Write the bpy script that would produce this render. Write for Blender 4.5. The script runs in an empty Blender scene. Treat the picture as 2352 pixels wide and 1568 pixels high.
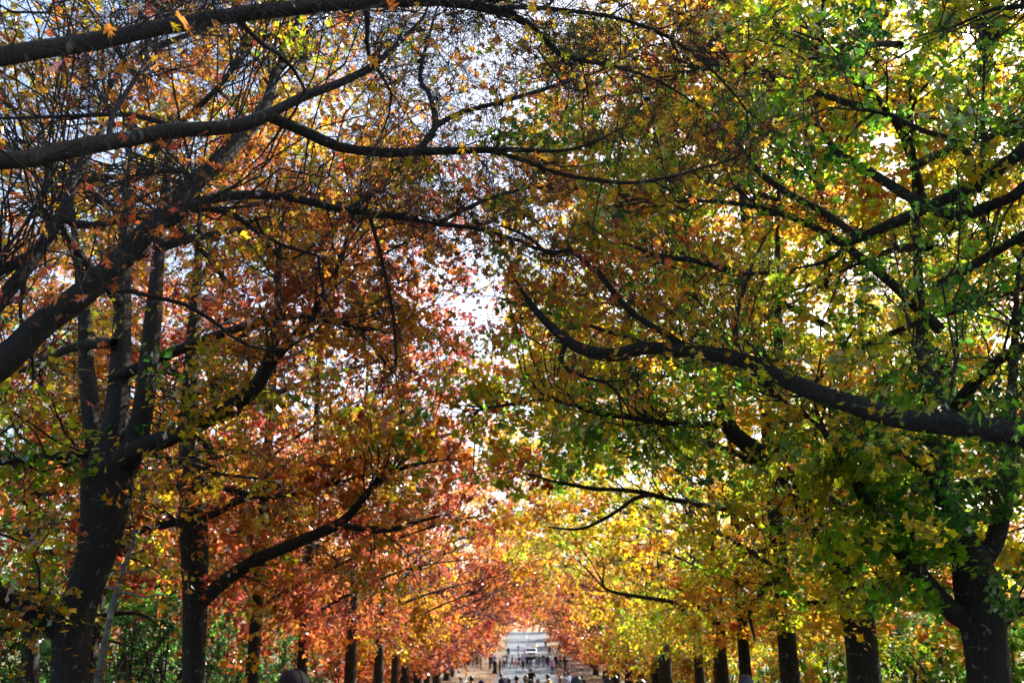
import bpy, math, random, time
import numpy as np
from mathutils import Matrix, Vector
T0 = time.time()
rng = np.random.default_rng(11)
random.seed(5)
SC = bpy.context.scene
COL = SC.collection
R = math.radians

# ------------------------------------------------------------------ camera
HC = 1.75
PITCH, YAW = 18.1, 0.8
FPX = 2287.0                      # focal length for a 2352 px wide picture
cam_d = bpy.data.cameras.new('camera')
cam = bpy.data.objects.new('camera', cam_d)
COL.objects.link(cam)
cam_d.sensor_width = 36.0
cam_d.lens = 35.0
cam_d.clip_start = 0.05
cam_d.clip_end = 3000
cam_d.dof.use_dof = True
cam_d.dof.focus_distance = 11.5
cam_d.dof.aperture_fstop = 1.8
cam.location = (0, 0, HC)
cam.rotation_euler = (R(90 + PITCH), 0, R(YAW))
SC.camera = cam
CR = np.array(cam.rotation_euler.to_matrix())
CPOS = np.array([0, 0, HC])

# ------------------------------------------------------------------ sky, sun, exposure
SUN_EL, SUN_AZ = 39.0, 44.0        # azimuth to the right of the road axis
world = bpy.data.worlds.new("World")
SC.world = world
world.use_nodes = True
wn = world.node_tree.nodes
wl = world.node_tree.links
bg = wn['Background']
sky = wn.new('ShaderNodeTexSky')
sky.sky_type = 'NISHITA'
sky.sun_disc = False
sky.sun_elevation = R(SUN_EL)
sky.sun_rotation = R(SUN_AZ)
sky.air_density = 1.0
sky.dust_density = 4.0
sky.ozone_density = 1.0
wl.new(sky.outputs[0], bg.inputs[0])
bg.inputs[1].default_value = 0.1
sun_d = bpy.data.lights.new('sun', 'SUN')
sun_d.energy = 5.0
sun_d.angle = R(0.5)
sun_d.color = (1.0, 0.93, 0.82)
sun = bpy.data.objects.new('sun', sun_d)
COL.objects.link(sun)
SDIR = Vector((math.sin(R(SUN_AZ)) * math.cos(R(SUN_EL)), math.cos(R(SUN_AZ)) * math.cos(R(SUN_EL)), math.sin(R(SUN_EL))))
sun.rotation_euler = SDIR.to_track_quat('Z', 'Y').to_euler()
vs = SC.view_settings
vs.view_transform = 'Standard'
vs.look = 'None'
vs.exposure = 2.2
vs.gamma = 1.0
vs.use_curve_mapping = False
SC.cycles.max_bounces = 8
SC.cycles.transmission_bounces = 6
SC.cycles.diffuse_bounces = 4

# ------------------------------------------------------------------ helpers
def P(sx, sy, d):
    """A point at forward distance d seen at reference position (sx, sy)."""
    v = CR @ np.array([(sx - 1176) / FPX, -(sy - 784) / FPX, -1.0])
    return CPOS + v * (d / v[1])

def proj(p):
    v = (p - CPOS) @ CR
    z = np.maximum(-v[..., 2], 1e-3)
    return 1176 + v[..., 0] / z * FPX, 784 - v[..., 1] / z * FPX, -v[..., 2]

def in_view(p, mx=200, my=120):
    sx, sy, z = proj(p)
    return (z > 0.3) & (sx > -mx) & (sx < 2352 + mx) & (sy > -my) & (sy < 1568 + my)

GD = np.array([-60, 0, 20, 50, 80, 105, 119, 127, 158, 195, 230, 262, 300, 420, 900.])
GZ = np.array([0, 0, -.08, -.22, 0, .45, .98, 1.5, 2.9, 4.3, 7.2, 10.2, 11.5, 10.5, 6.])
def ground(d):
    return np.interp(d, GD, GZ)

def tag(o, label=None, cat=None, group=None, kind=None):
    if label: o['label'] = label
    if cat: o['category'] = cat
    if group: o['group'] = group
    if kind: o['kind'] = kind
    return o

def empty(name, loc, rz=0):
    o = bpy.data.objects.new(name, None)
    o.empty_display_size = 0.2
    COL.objects.link(o)
    o.location = loc
    o.rotation_euler = (0, 0, rz)
    return o

TRIS = [0]
def mesh_tri(name, V, F, mats, colour=None, smooth=False, mat_index=None):
    me = bpy.data.meshes.new(name)
    V = np.ascontiguousarray(V, dtype=np.float32)
    F = np.ascontiguousarray(F, dtype=np.int32)
    nv, nf, k = len(V), len(F), F.shape[1]
    TRIS[0] += nf * (k - 2)
    me.vertices.add(nv)
    me.vertices.foreach_set('co', V.ravel())
    me.loops.add(nf * k)
    me.loops.foreach_set('vertex_index', F.ravel())
    me.polygons.add(nf)
    me.polygons.foreach_set('loop_start', np.arange(0, nf * k, k, dtype=np.int32))
    if smooth:
        me.polygons.foreach_set('use_smooth', np.ones(nf, dtype=bool))
    else:
        me.polygons.foreach_set('use_smooth', np.zeros(nf, dtype=bool))
    for m in (mats if isinstance(mats, (list, tuple)) else [mats]):
        me.materials.append(m)
    if mat_index is not None:
        me.polygons.foreach_set('material_index', np.asarray(mat_index, dtype=np.int32))
    if colour is not None:
        a = me.color_attributes.new('leaf_colour', 'FLOAT_COLOR', 'POINT')
        c = np.ones((nv, 4), dtype=np.float32)
        c[:, :3] = colour
        a.data.foreach_set('color', c.ravel())
    me.update(calc_edges=True)
    return me

def link(name, me, parent=None):
    o = bpy.data.objects.new(name, me)
    COL.objects.link(o)
    if parent is not None:
        o.parent = parent
    return o

def unit(v):
    return v / np.maximum(np.linalg.norm(v, axis=-1, keepdims=True), 1e-9)

def tubes(pts, rad, sides, ridge=0.0, cap=False):
    """pts [M,k,3], rad [M,k] -> one vertex array and quad array of M tubes."""
    pts = np.asarray(pts, float); rad = np.asarray(rad, float)
    if pts.ndim == 2:
        pts, rad = pts[None], rad[None]
    M, k, _ = pts.shape
    t = unit(np.gradient(pts, axis=1))
    mean = unit(t.mean(axis=1))
    ref = np.eye(3)[np.argmin(np.abs(mean), axis=1)][:, None, :]
    u = unit(np.cross(t, ref)); v = np.cross(t, u)
    ang = np.arange(sides) * 2 * np.pi / sides
    r = rad[:, :, None] * np.ones(sides)
    if ridge:
        s = np.cumsum(np.linalg.norm(np.diff(pts, axis=1, prepend=pts[:, :1]), axis=2), axis=1)[:, :, None]
        ph = rng.uniform(0, 6.28, (M, 1, 4))
        n = (np.sin(3 * ang + 1.3 * s + ph[:, :, 0:1]) + .8 * np.sin(5 * ang - .9 * s + ph[:, :, 1:2])
             + .6 * np.sin(2 * ang + 2.7 * s + ph[:, :, 2:3]) + .5 * np.sin(7 * ang + 4.1 * s + ph[:, :, 3:4]))
        r = r * (1 + ridge * n)
    V = pts[:, :, None, :] + r[..., None] * (np.cos(ang)[:, None] * u[:, :, None, :] + np.sin(ang)[:, None] * v[:, :, None, :])
    base = (np.arange(M) * k * sides)[:, None, None] + (np.arange(k - 1) * sides)[:, None]
    j = np.arange(sides); j2 = (j + 1) % sides
    F = np.stack([base + j, base + j2, base + sides + j2, base + sides + j], axis=-1)
    return V.reshape(-1, 3), F.reshape(-1, 4)

def catmull(pts, n):
    p = np.asarray(pts, float)
    if len(p) < 3:
        return p[0] + (p[-1] - p[0]) * np.linspace(0, 1, n)[:, None]
    q = np.vstack([2 * p[0] - p[1], p, 2 * p[-1] - p[-2]])
    seg = np.linalg.norm(np.diff(p[:, :3], axis=0), axis=1) ** .7
    cum = np.concatenate([[0], np.cumsum(seg)]) / seg.sum()
    out = []
    for s in np.linspace(0, 1, n):
        i = min(np.searchsorted(cum, s, side='right') - 1, len(p) - 2)
        f = (s - cum[i]) / (cum[i + 1] - cum[i])
        a, b, c, d = q[i], q[i + 1], q[i + 2], q[i + 3]
        out.append(.5 * (2 * b + (c - a) * f + (2 * a - 5 * b + 4 * c - d) * f * f + (3 * b - a - 3 * c + d) * f ** 3))
    return np.array(out)

def snoise(p, s, seed=0):
    """smooth pseudo noise in about -1..1"""
    g = np.random.default_rng(100 + seed)
    out = 0
    for o in range(4):
        k = g.normal(size=3) * s * (1 + .6 * o)
        out = out + np.sin(p @ k + g.uniform(0, 6.28)) / (1 + .3 * o)
    return out / 2.4

# ------------------------------------------------------------------ materials
def mat(name):
    m = bpy.data.materials.new(name)
    m.use_nodes = True
    return m, m.node_tree.nodes, m.node_tree.links, m.node_tree.nodes['Principled BSDF']

def plain(name, col, rough=.7, metal=0, noise=0.12, scale=30, coat=0):
    m, n, l, b = mat(name)
    b.inputs['Roughness'].default_value = rough
    b.inputs['Metallic'].default_value = metal
    if rough > .78: b.inputs['Specular IOR Level'].default_value = .12
    if coat: b.inputs['Coat Weight'].default_value = coat
    t = n.new('ShaderNodeTexNoise'); t.inputs['Scale'].default_value = scale; t.inputs['Detail'].default_value = 4
    tc = n.new('ShaderNodeTexCoord'); l.new(tc.outputs['Object'], t.inputs['Vector'])
    r = n.new('ShaderNodeValToRGB')
    r.color_ramp.elements[0].color = tuple(c * (1 - noise) for c in col) + (1,)
    r.color_ramp.elements[1].color = tuple(min(1, c * (1 + noise)) for c in col) + (1,)
    l.new(t.outputs[0], r.inputs[0]); l.new(r.outputs[0], b.inputs['Base Color'])
    return m

def ramp(n, stops):
    r = n.new('ShaderNodeValToRGB')
    e = r.color_ramp.elements
    while len(e) < len(stops): e.new(.5)
    for i, (p, c) in enumerate(stops):
        e[i].position = p; e[i].color = tuple(c) + (1,)
    return r

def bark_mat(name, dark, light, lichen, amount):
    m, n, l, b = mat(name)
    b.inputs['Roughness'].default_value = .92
    tc = n.new('ShaderNodeTexCoord')
    mp = n.new('ShaderNodeMapping'); mp.inputs['Scale'].default_value = (1, 1, .22)
    l.new(tc.outputs['Object'], mp.inputs[0])
    t1 = n.new('ShaderNodeTexNoise'); t1.inputs['Scale'].default_value = 26; t1.inputs['Detail'].default_value = 8; t1.inputs['Roughness'].default_value = .65
    l.new(mp.outputs[0], t1.inputs['Vector'])
    r1 = ramp(n, [(.32, dark), (.72, light)])
    l.new(t1.outputs[0], r1.inputs[0])
    t2 = n.new('ShaderNodeTexNoise'); t2.inputs['Scale'].default_value = 6.5; t2.inputs['Detail'].default_value = 7; t2.inputs['Distortion'].default_value = .9
    l.new(tc.outputs['Object'], t2.inputs['Vector'])
    r2 = ramp(n, [(1 - amount, (0, 0, 0)), (1 - amount + .07, (1, 1, 1))])
    l.new(t2.outputs[0], r2.inputs[0])
    mx = n.new('ShaderNodeMix'); mx.data_type = 'RGBA'
    l.new(r2.outputs[0], mx.inputs[0]); l.new(r1.outputs[0], mx.inputs[6]); mx.inputs[7].default_value = tuple(lichen) + (1,)
    l.new(mx.outputs[2], b.inputs['Base Color'])
    bp = n.new('ShaderNodeBump'); bp.inputs['Strength'].default_value = 1.0; bp.inputs['Distance'].default_value = .06
    l.new(t1.outputs[0], bp.inputs['Height']); l.new(bp.outputs[0], b.inputs['Normal'])
    return m

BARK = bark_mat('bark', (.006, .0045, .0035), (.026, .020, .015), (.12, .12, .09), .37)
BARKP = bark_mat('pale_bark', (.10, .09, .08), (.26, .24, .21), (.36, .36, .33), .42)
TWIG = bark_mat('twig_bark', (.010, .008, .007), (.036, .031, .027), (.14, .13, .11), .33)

def leaf_mat():
    m = bpy.data.materials.new('leaf')
    m.use_nodes = True
    n, l = m.node_tree.nodes, m.node_tree.links
    n.clear()
    out = n.new('ShaderNodeOutputMaterial')
    at = n.new('ShaderNodeAttribute'); at.attribute_name = 'leaf_colour'
    df = n.new('ShaderNodeBsdfDiffuse'); l.new(at.outputs['Color'], df.inputs[0])
    g = n.new('ShaderNodeGamma'); g.inputs[1].default_value = .72
    l.new(at.outputs['Color'], g.inputs[0])
    tr = n.new('ShaderNodeBsdfTranslucent'); l.new(g.outputs[0], tr.inputs[0])
    m1 = n.new('ShaderNodeMixShader'); m1.inputs[0].default_value = .66
    l.new(df.outputs[0], m1.inputs[1]); l.new(tr.outputs[0], m1.inputs[2])
    gl = n.new('ShaderNodeBsdfGlossy'); gl.inputs['Roughness'].default_value = .38
    fr0 = n.new('ShaderNodeFresnel'); fr0.inputs[0].default_value = 1.4
    fr = n.new('ShaderNodeMath'); fr.operation = 'MULTIPLY'; fr.inputs[1].default_value = .22; l.new(fr0.outputs[0], fr.inputs[0])
    m2 = n.new('ShaderNodeMixShader'); l.new(fr.outputs[0], m2.inputs[0])
    l.new(m1.outputs[0], m2.inputs[1]); l.new(gl.outputs[0], m2.inputs[2])
    l.new(m2.outputs[0], out.inputs[0])
    return m
LEAF = leaf_mat()

# ------------------------------------------------------------------ leaf colours and shapes
RU = np.array([0, .14, .28, .40, .52, .64, .76, .87, 1.0])
RC = np.array([(.014, .070, .014), (.030, .16, .008), (.11, .30, .005), (.38, .40, .005), (.60, .32, .005),
               (.58, .17, .008), (.50, .088, .012), (.42, .042, .020), (.17, .024, .018)])
def leaf_colour(u):
    u = np.clip(u, 0, 1)
    return np.stack([np.interp(u, RU, RC[:, i]) for i in range(3)], axis=-1)

def lobed_leaf():
    """oak leaf with deep pointed lobes: midrib strip, six lobes and a tip, slightly cupped"""
    ys = [0, .14, .36, .42, .62, .68, .84, 1.0]
    V = [(0, -.12, 0)]
    F = []
    mid = [(.02, .02), (.05, .22), (.05, .46), (.045, .72)]
    for w, y in mid:
        V += [(-w, y, 0), (w, y, 0)]
    V.append((0, 1.02, -.05))          # 9 tip
    F += [(0, 2, 1)]
    for i in range(3):
        a = 1 + 2 * i
        F += [(a, a + 1, a + 3), (a, a + 3, a + 2)]
    F += [(7, 8, 9)]
    lob = [(.24, .30, .13), (.42, .64, .20), (.25, .90, .17)]
    for s in (-1, 1):
        for i, (w, y, bw) in enumerate(lob):
            a = (1 if s < 0 else 2) + 2 * i
            k = len(V)
            V.append((s * w, y, -.10 * w))
            if i == 1:                 # forked middle lobe
                V.append((s * (w - .06), y - .16, -.06))
                F += [(a, k, a + 2), (a, k + 1, k)] if s > 0 else [(a, a + 2, k), (a, k, k + 1)]
            else:
                F += [(a, k, a + 2)] if s > 0 else [(a, a + 2, k)]
    return np.array(V, float) - np.array([0, .0, 0]), np.array(F)

def mid_leaf():
    V = np.array([(0, -.08, 0), (.15, .42, .0), (0, 1.05, -.08), (-.15, .42, 0), (.50, .74, -.07), (-.50, .66, -.07)], float)
    F = np.array([(0, 1, 3), (1, 2, 3), (1, 4, 2), (3, 2, 5)])
    return V, F

def far_leaf():
    V = np.array([(0, -.05, 0), (.33, .58, -.05), (0, 1.0, .0), (-.33, .5, -.05)], float)
    F = np.array([(0, 1, 2), (0, 2, 3)])
    return V, F
LODS = [lobed_leaf(), mid_leaf(), far_leaf()]

def leaf_axes(n, droop=.35, along=None, plane=None):
    """random hanging leaves; along: the twig each sits on, plane: the lie of its spray"""
    nz = rng.normal(size=(n, 3)) * .75 + np.array([0, 0, .75])
    if plane is not None: nz = rng.normal(size=(n, 3)) * .50 + plane
    nz = unit(nz)
    a = rng.normal(size=(n, 3)) - np.array([0, 0, droop])
    if along is not None: a = along * .9 + rng.normal(size=(n, 3)) * .7 - np.array([0, 0, droop])
    y = unit(a - nz * np.sum(a * nz, axis=1, keepdims=True))
    x = np.cross(y, nz)
    return x, y, nz

def build_leaves(pos, ax, size, col, lod):
    V0, F0 = LODS[lod]
    x, y, z = ax
    n, k = len(pos), len(V0)
    curl = rng.uniform(-1.2, 2.2, n)[:, None]
    V = (pos[:, None, :] + size[:, None, None] * (V0[None, :, 0:1] * x[:, None, :] + V0[None, :, 1:2] * y[:, None, :]
         + (V0[None, :, 2:3] * curl[:, :, None]) * z[:, None, :]))
    F = F0[None] + (np.arange(n) * k)[:, None, None]
    C = np.repeat(col, k, axis=0)
    return V.reshape(-1, 3), F.reshape(-1, 3), C

# shared meshes for the leaves that are parts of their own
_LV, _LF = LODS[0]
LEAF_BINS = 14
LEAF_MESH = []
for b_ in range(LEAF_BINS):
    row = []
    for s_ in range(2):
        V_ = _LV.copy()
        V_[:, 2] *= (2.0, -1.0)[s_]
        V_[:, 0] *= (1.0, .86)[s_]
        V_[:, 2] -= .12 * V_[:, 1] ** 2
        c_ = leaf_colour(np.array([(b_ + .5) / LEAF_BINS]))[0] * (1.0, .85)[s_]
        row.append(mesh_tri('leaf_blade', V_, _LF, LEAF, np.tile(c_, (len(V_), 1))))
    LEAF_MESH.append(row)

# ------------------------------------------------------------------ tree builder
def px_r(w, p):
    dep = -((p - CPOS) @ CR)[2]
    return .47 * w * dep / FPX

def spx(pts):
    """[(sx, sy, d, width)] -> points and radii of a limb"""
    p = np.array([P(a, b, d) for a, b, d, w in pts])
    r = np.array([px_r(w, q) for (a, b, d, w), q in zip(pts, p)])
    return p, r

def smooth_limb(p, r, n=None, wob=.02):
    L = np.linalg.norm(np.diff(p, axis=0), axis=1).sum()
    n = n or int(np.clip(L / .22, 8, 40))
    q = catmull(np.hstack([p, r[:, None]]), n)
    pts, rad = q[:, :3], np.maximum(q[:, 3], .003)
    pts = pts + np.stack([snoise(pts, 1.6, 3 + i) for i in range(3)], -1) * wob * np.linspace(0, 1, n)[:, None]
    return pts, rad

def auto_limbs(base, top, r0, n, reach, z0, seed, toward=0.0, droop=.25):
    """limbs spiralling up a straight trunk: low ones spread flat, high ones climb"""
    g = np.random.default_rng(seed)
    out = []
    H = top - base[2]
    for i in range(n):
        f = (i + .5) / n
        z = base[2] + z0 + (H - z0) * (f ** 1.15) * .82
        az = i * 2.399 + g.uniform(-.4, .4)
        Lr = reach * (1.05 - .62 * f) * g.uniform(.8, 1.1)
        dx, dy = math.cos(az), math.sin(az)
        if dx * toward > 0: Lr *= 1.12
        rise = (.05 + 1.0 * f) * Lr
        if dx * toward > .2 and f < .45: rise += .55 * Lr * (1 - f)
        n_ = 12
        t = np.linspace(0, 1, n_)
        zz = z + rise * t - droop * Lr * t ** 2.2 + .15 * np.sin(t * 5 + g.uniform(0, 6)) * t
        a2 = az + .35 * np.sin(t * 2.5 + g.uniform(0, 6)) * t
        pts = np.stack([base[0] + np.cos(a2) * Lr * t, base[1] + np.sin(a2) * Lr * t, zz], -1)
        rr = (.34 * r0 * (1.0 - .55 * f)) * (1 - .88 * t) + .005
        out.append((pts, rr))
    return out

def resample_rows(A, idx, t):
    """rows idx of [M,k,3] at fraction t"""
    k = A.shape[1] - 1
    f = t * k
    i = np.minimum(f.astype(int), k - 1)
    w = (f - i)[:, None]
    a, b = A[idx, i], A[idx, i + 1]
    return a * (1 - w) + b * w, unit(b - a)

def make_tree(name, label, group, base, trunk_paths, limbs, clusters, lod, u_fn, twigs=12, leaves=72, leaf_size=.13,
              rad=.7, sub=0, part_branches=40, leaf_parts=300, bark=BARK, flat=.5, cull=True, twig_k=4, cat='tree', droop=.12, wild=False, clear=0, tone=1.0):
    root = empty(name, base)
    tag(root, label, cat, group)
    b = np.array(base)
    # trunk stems and limbs
    for i, (p, r) in enumerate(trunk_paths):
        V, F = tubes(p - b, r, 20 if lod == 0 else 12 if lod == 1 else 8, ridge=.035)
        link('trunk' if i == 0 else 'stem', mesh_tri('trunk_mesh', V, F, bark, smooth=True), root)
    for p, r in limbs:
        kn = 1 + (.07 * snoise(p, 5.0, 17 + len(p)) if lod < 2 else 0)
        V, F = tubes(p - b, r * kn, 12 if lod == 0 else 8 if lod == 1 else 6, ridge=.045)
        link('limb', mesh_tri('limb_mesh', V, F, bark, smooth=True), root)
    # branches: from the closest limb point to each cluster
    LP, LT, LR = [], [], []
    for j, (p, r) in enumerate(list(limbs) + list(trunk_paths[1:])):
        t = unit(np.gradient(p, axis=0))
        s = max(1, int(len(p) * .18))
        LP.append(p[s:]); LT.append(t[s:]); LR.append(r[s:])
    LP, LT, LR = np.vstack(LP), np.vstack(LT), np.concatenate(LR)
    C = np.asarray(clusters)
    if clear: C = C[keep_clear(C, rad, clear)]
    n = len(C)
    best = np.zeros(n, int)
    for s in range(0, n, 200):
        dv = C[s:s + 200, None, :] - LP[None]
        dd = np.linalg.norm(dv, axis=2)
        al = np.sum(dv * LT[None], axis=2) / np.maximum(dd, 1e-6)
        best[s:s + 200] = np.argmin(dd * (1.25 - .55 * al), axis=1)
    p0, t0, r0 = LP[best], LT[best], LR[best]
    d = C - p0
    L = np.linalg.norm(d, axis=1)[:, None]
    k = 9
    t = np.linspace(0, 1, k)[None, :, None]
    c1 = p0 + t0 * L * .45 + rng.normal(size=(n, 3)) * L * .10
    c2 = C - d * .35 + np.array([0, 0, .18]) * L + rng.normal(size=(n, 3)) * L * .14
    br = ((1 - t) ** 3 * p0[:, None] + 3 * (1 - t) ** 2 * t * c1[:, None] + 3 * (1 - t) * t ** 2 * c2[:, None] + t ** 3 * C[:, None])
    wob = rng.normal(size=(n, k, 3)) * (.06 if wild else .028) * np.minimum(L, 2)[:, :, None]
    wob[:, 0] = 0
    br = br + wob
    rb = np.minimum(r0 * .62, (.0045 if wild else .006) + (.0050 if wild else .0080) * np.minimum(L[:, 0], 2.0))[:, None] * (1 - .8 * np.linspace(0, 1, k))[None] + .0012
    vis = in_view(C) if cull else np.ones(n, bool)
    order = np.argsort(-(rb[:, 0] / np.linalg.norm(C - CPOS, axis=1)) * np.where(vis, 1, .01))
    own = order[:part_branches] if part_branches else []
    for i in own:
        V, F = tubes(br[i] - b, rb[i], 6)
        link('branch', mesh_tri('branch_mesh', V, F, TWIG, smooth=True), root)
    rest = np.setdiff1d(np.arange(n), own)
    TV, TF, off = [], [], 0
    def add(V, F):
        nonlocal off
        TV.append(V - b); TF.append(F + off); off += len(V)
    if len(rest):
        add(*tubes(br[rest], rb[rest], 4 if lod < 2 else 3))
    # twigs
    nt = np.where(vis, twigs, max(1, twigs // 6))
    idx = np.repeat(np.arange(n), nt)
    tt = rng.uniform(.12 if wild else .35, 1, len(idx)) ** .8
    q0, qt = resample_rows(br, idx, tt)
    goal = C[idx] + unit(rng.normal(size=(len(idx), 3))) * rad * rng.uniform(.35, 1.1, (len(idx), 1)) * np.array([1, 1, flat])
    goal[:, 2] -= droop * rad
    if wild:
        dirn0 = unit(qt * .8 + rng.normal(size=(len(idx), 3)) * np.array([.75, .75, .55]))
        goal = q0 + dirn0 * rad * rng.uniform(.5, 1.5, (len(idx), 1))
        goal[:, 2] -= droop * rad
    kk = twig_k
    s = np.linspace(0, 1, kk)[None, :, None]
    mid = (q0 + goal) / 2 + qt * .12 + rng.normal(size=(len(idx), 3)) * (.24 if wild else .10) * rad + np.array([0, 0, .08]) * rad
    tw = (1 - s) ** 2 * q0[:, None] + 2 * s * (1 - s) * mid[:, None] + s ** 2 * goal[:, None]
    rt = np.full((len(idx), 1), (.0040 if wild else .0042) if lod == 0 else .0050) * (1 - .7 * np.linspace(0, 1, kk))[None]
    if lod < 2:
        add(*tubes(tw, rt, 3))
    else:
        sel = rng.random(len(idx)) < .6
        add(*tubes(tw[sel], rt[sel] * 1.5, 3))
    src, srcC = tw, idx
    if sub:
        ok = in_view(goal) if cull else np.ones(len(goal), bool)
        si = np.repeat(np.nonzero(ok)[0], sub)
        st = rng.uniform(.15, .95, len(si))
        a0, at_ = resample_rows(tw, si, st)
        dirn = unit(at_ * .7 + rng.normal(size=(len(si), 3)) * .75 - np.array([0, 0, .1]))
        ln = rng.uniform(.16, .5, (len(si), 1)) * rad
        s3 = np.linspace(0, 1, 3)[None, :, None]
        bend = rng.normal(size=(len(si), 3)) * (.8 if wild else .35)
        st_ = a0[:, None] + s3 * (dirn * ln)[:, None] + (s3 ** 2) * (bend * ln)[:, None]
        add(*tubes(st_, np.full((len(si), 1), .0024 if wild else .0032) * (1 - .6 * np.linspace(0, 1, 3))[None], 3))
        src = np.concatenate([tw if kk == 3 else tw[:, np.linspace(0, kk - 1, 3).astype(int)], st_])
        srcC = np.concatenate([idx, idx[si]])
    V, F = np.vstack(TV), np.vstack(TF)
    tg = link('twig_tangle', mesh_tri('twig_mesh', V, F, TWIG), root)
    tag(tg, kind='stuff')
    # leaves
    dens = np.clip(1 + .9 * snoise(C, .8, 31), .15, 2.0)
    per = np.maximum((leaves * dens * np.where(vis, 1, .25)), 0)
    per = np.floor(per + rng.random(n)).astype(int)
    cl = np.repeat(np.arange(n), per)
    # a twig of the same cluster for every leaf
    o = np.argsort(srcC, kind='stable'); cnt = np.bincount(srcC, minlength=n); st0 = np.concatenate([[0], np.cumsum(cnt)[:-1]])
    pick = o[st0[cl] + (rng.random(len(cl)) * cnt[cl]).astype(int)]
    lp, ldir = resample_rows(src, pick, rng.uniform(.3, 1, len(pick)) ** .6)
    lp = lp + rng.normal(size=lp.shape) * (.04 if lod == 0 else .06) * (rad / .7)
    u = u_fn(C)[cl] + (rng.normal(size=n) * .085)[cl] + rng.normal(size=len(cl)) * .042
    col = leaf_colour(u) * rng.uniform(.78, 1.2, (len(cl), 1)) * tone * rng.uniform(.75, 1.2, n)[cl][:, None]
    brown = rng.random(len(cl)) < .09
    col[brown] = col[brown] * .3 + np.array([.11, .055, .025])
    size = leaf_size * rng.uniform(.5, 1.3, len(cl))
    lv = in_view(lp, 120, 80) if cull else np.ones(len(lp), bool)
    plane = unit(rng.normal(size=(n, 3)) * .55 + np.array([0, 0, .7]))
    ax = leaf_axes(len(lp), .35, ldir, plane[cl])
    taken = np.zeros(len(lp), bool)
    if leaf_parts:
        dist = np.linalg.norm(lp - CPOS, axis=1)
        sx, sy, _ = proj(lp)
        ins = (sx > 0) & (sx < 2352) & (sy > 0) & (sy < 1568)
        pi = np.argsort(np.where(ins, dist / size, 1e6))[:leaf_parts]
        pi = pi[ins[pi]]
        taken[pi] = True
        for i in pi:
            q = int(np.clip(u[i] * LEAF_BINS, 0, LEAF_BINS - 1))
            lo = bpy.data.objects.new('leaf', LEAF_MESH[q][i % 2])
            m3 = np.stack([ax[0][i], ax[1][i], ax[2][i]], axis=1) * size[i]
            M = Matrix.Identity(4)
            for r_ in range(3):
                for c_ in range(3):
                    M[r_][c_] = m3[r_, c_]
                M[r_][3] = lp[i, r_] - b[r_]
            lo.parent = root
            lo.matrix_basis = M
            COL.objects.link(lo)
    FV, FF, FC, off2 = [], [], [], 0
    for sel, ld, sc in ((lv & ~taken, lod, 1.0), (~lv & ~taken, 2, 1.9)):
        if sel.any():
            V, F, Cc = build_leaves(lp[sel] - b, tuple(a[sel] for a in ax), size[sel] * sc, col[sel], ld)
            FV.append(V); FF.append(F + off2); FC.append(Cc); off2 += len(V)
    fo = link('foliage', mesh_tri('foliage_mesh', np.vstack(FV), np.vstack(FF), LEAF, np.vstack(FC)), root)
    tag(fo, kind='stuff')
    return root

def env_clusters(n, c, r, zmin, xlim=None, side=0, hollow=.25, seed=0):
    """cluster centres in an ellipsoid crown above zmin(x) and off the gap over the road"""
    g = np.random.default_rng(seed)
    out = np.zeros((0, 3))
    while len(out) < n:
        q = unit(g.normal(size=(n * 3, 3))) * (g.uniform(hollow, 1, (n * 3, 1)) ** .55)
        p = np.array(c) + q * np.array(r)
        ok = p[:, 2] > zmin(p)
        if xlim is not None:
            w = xlim(p)
            ok &= (p[:, 0] * side > w * side) | ((g.random(len(p)) < .24) & (np.abs(p[:, 0]) < 4))
        ok &= snoise(p, .75, seed + 7) > -.55
        out = np.vstack([out, p[ok]])
    return out[:n]

def limb_clusters(limbs, n, spread, seed=0, lo=.12, drop=.0):
    g = np.random.default_rng(seed)
    L = np.array([np.linalg.norm(np.diff(p, axis=0), axis=1).sum() for p, r in limbs])
    which = g.choice(len(limbs), n, p=L / L.sum())
    out = []
    for w in which:
        p = limbs[w][0]
        i = g.uniform(lo, 1) * (len(p) - 1)
        a = p[int(i)]
        out.append(a + g.normal(size=3) * spread * np.array([1, 1, .75]) - np.array([0, 0, drop]))
    return np.array(out)

def arch(p):
    """lowest foliage: low skirts beyond the verge, an arch over the road"""
    gz = ground(p[:, 1]) + np.where((p[:, 0] < 0) & (p[:, 1] < 27), 1.2, 0)
    far = np.clip((p[:, 1] - 55) / 40, 0, 1)
    w = np.clip((np.abs(p[:, 0]) - (2.6 + .3 * far)) / (4.0 - 2.4 * far), 0, 1)
    return gz + (6.8 - 1.3 * far) * (1 - w) + (2.2 - 1.4 * far) * w + .4 * np.sin(p[:, 1] * .9 + p[:, 0])

def crown_open(p):
    """the crowns part only above this height, so the tops leave a slit of sky over the road"""
    return p[:, 2] > 1.75 + .215 * p[:, 1] - .8 * np.sin(p[:, 1] * .35)
def gap_left(p):
    d = p[:, 1]
    x = np.where(crown_open(p), -2.2 + .8 * np.sin(d * .45), 1.2)
    return np.where(d > 128, -5.2, x)
def gap_right(p):
    d = p[:, 1]
    x = np.where(crown_open(p), -1.5 + .7 * np.sin(d * .5 + 2), -1.8)
    return np.where(d > 128, 5.2, x)

def trunk(base, top, r0, r1, lean=(0, 0), n=22, seed=0):
    g = np.random.default_rng(seed)
    t = np.linspace(0, 1, n)
    x = base[0] + lean[0] * t + .12 * np.sin(t * 5 + g.uniform(0, 6)) * t
    y = base[1] + lean[1] * t + .12 * np.sin(t * 4 + g.uniform(0, 6)) * t
    z = base[2] - .15 + (top - base[2]) * t
    r = r0 + (r1 - r0) * t ** .8 + r0 * .35 * np.exp(-t * (top - base[2]) / .45)
    return np.stack([x, y, z], -1), r

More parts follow.
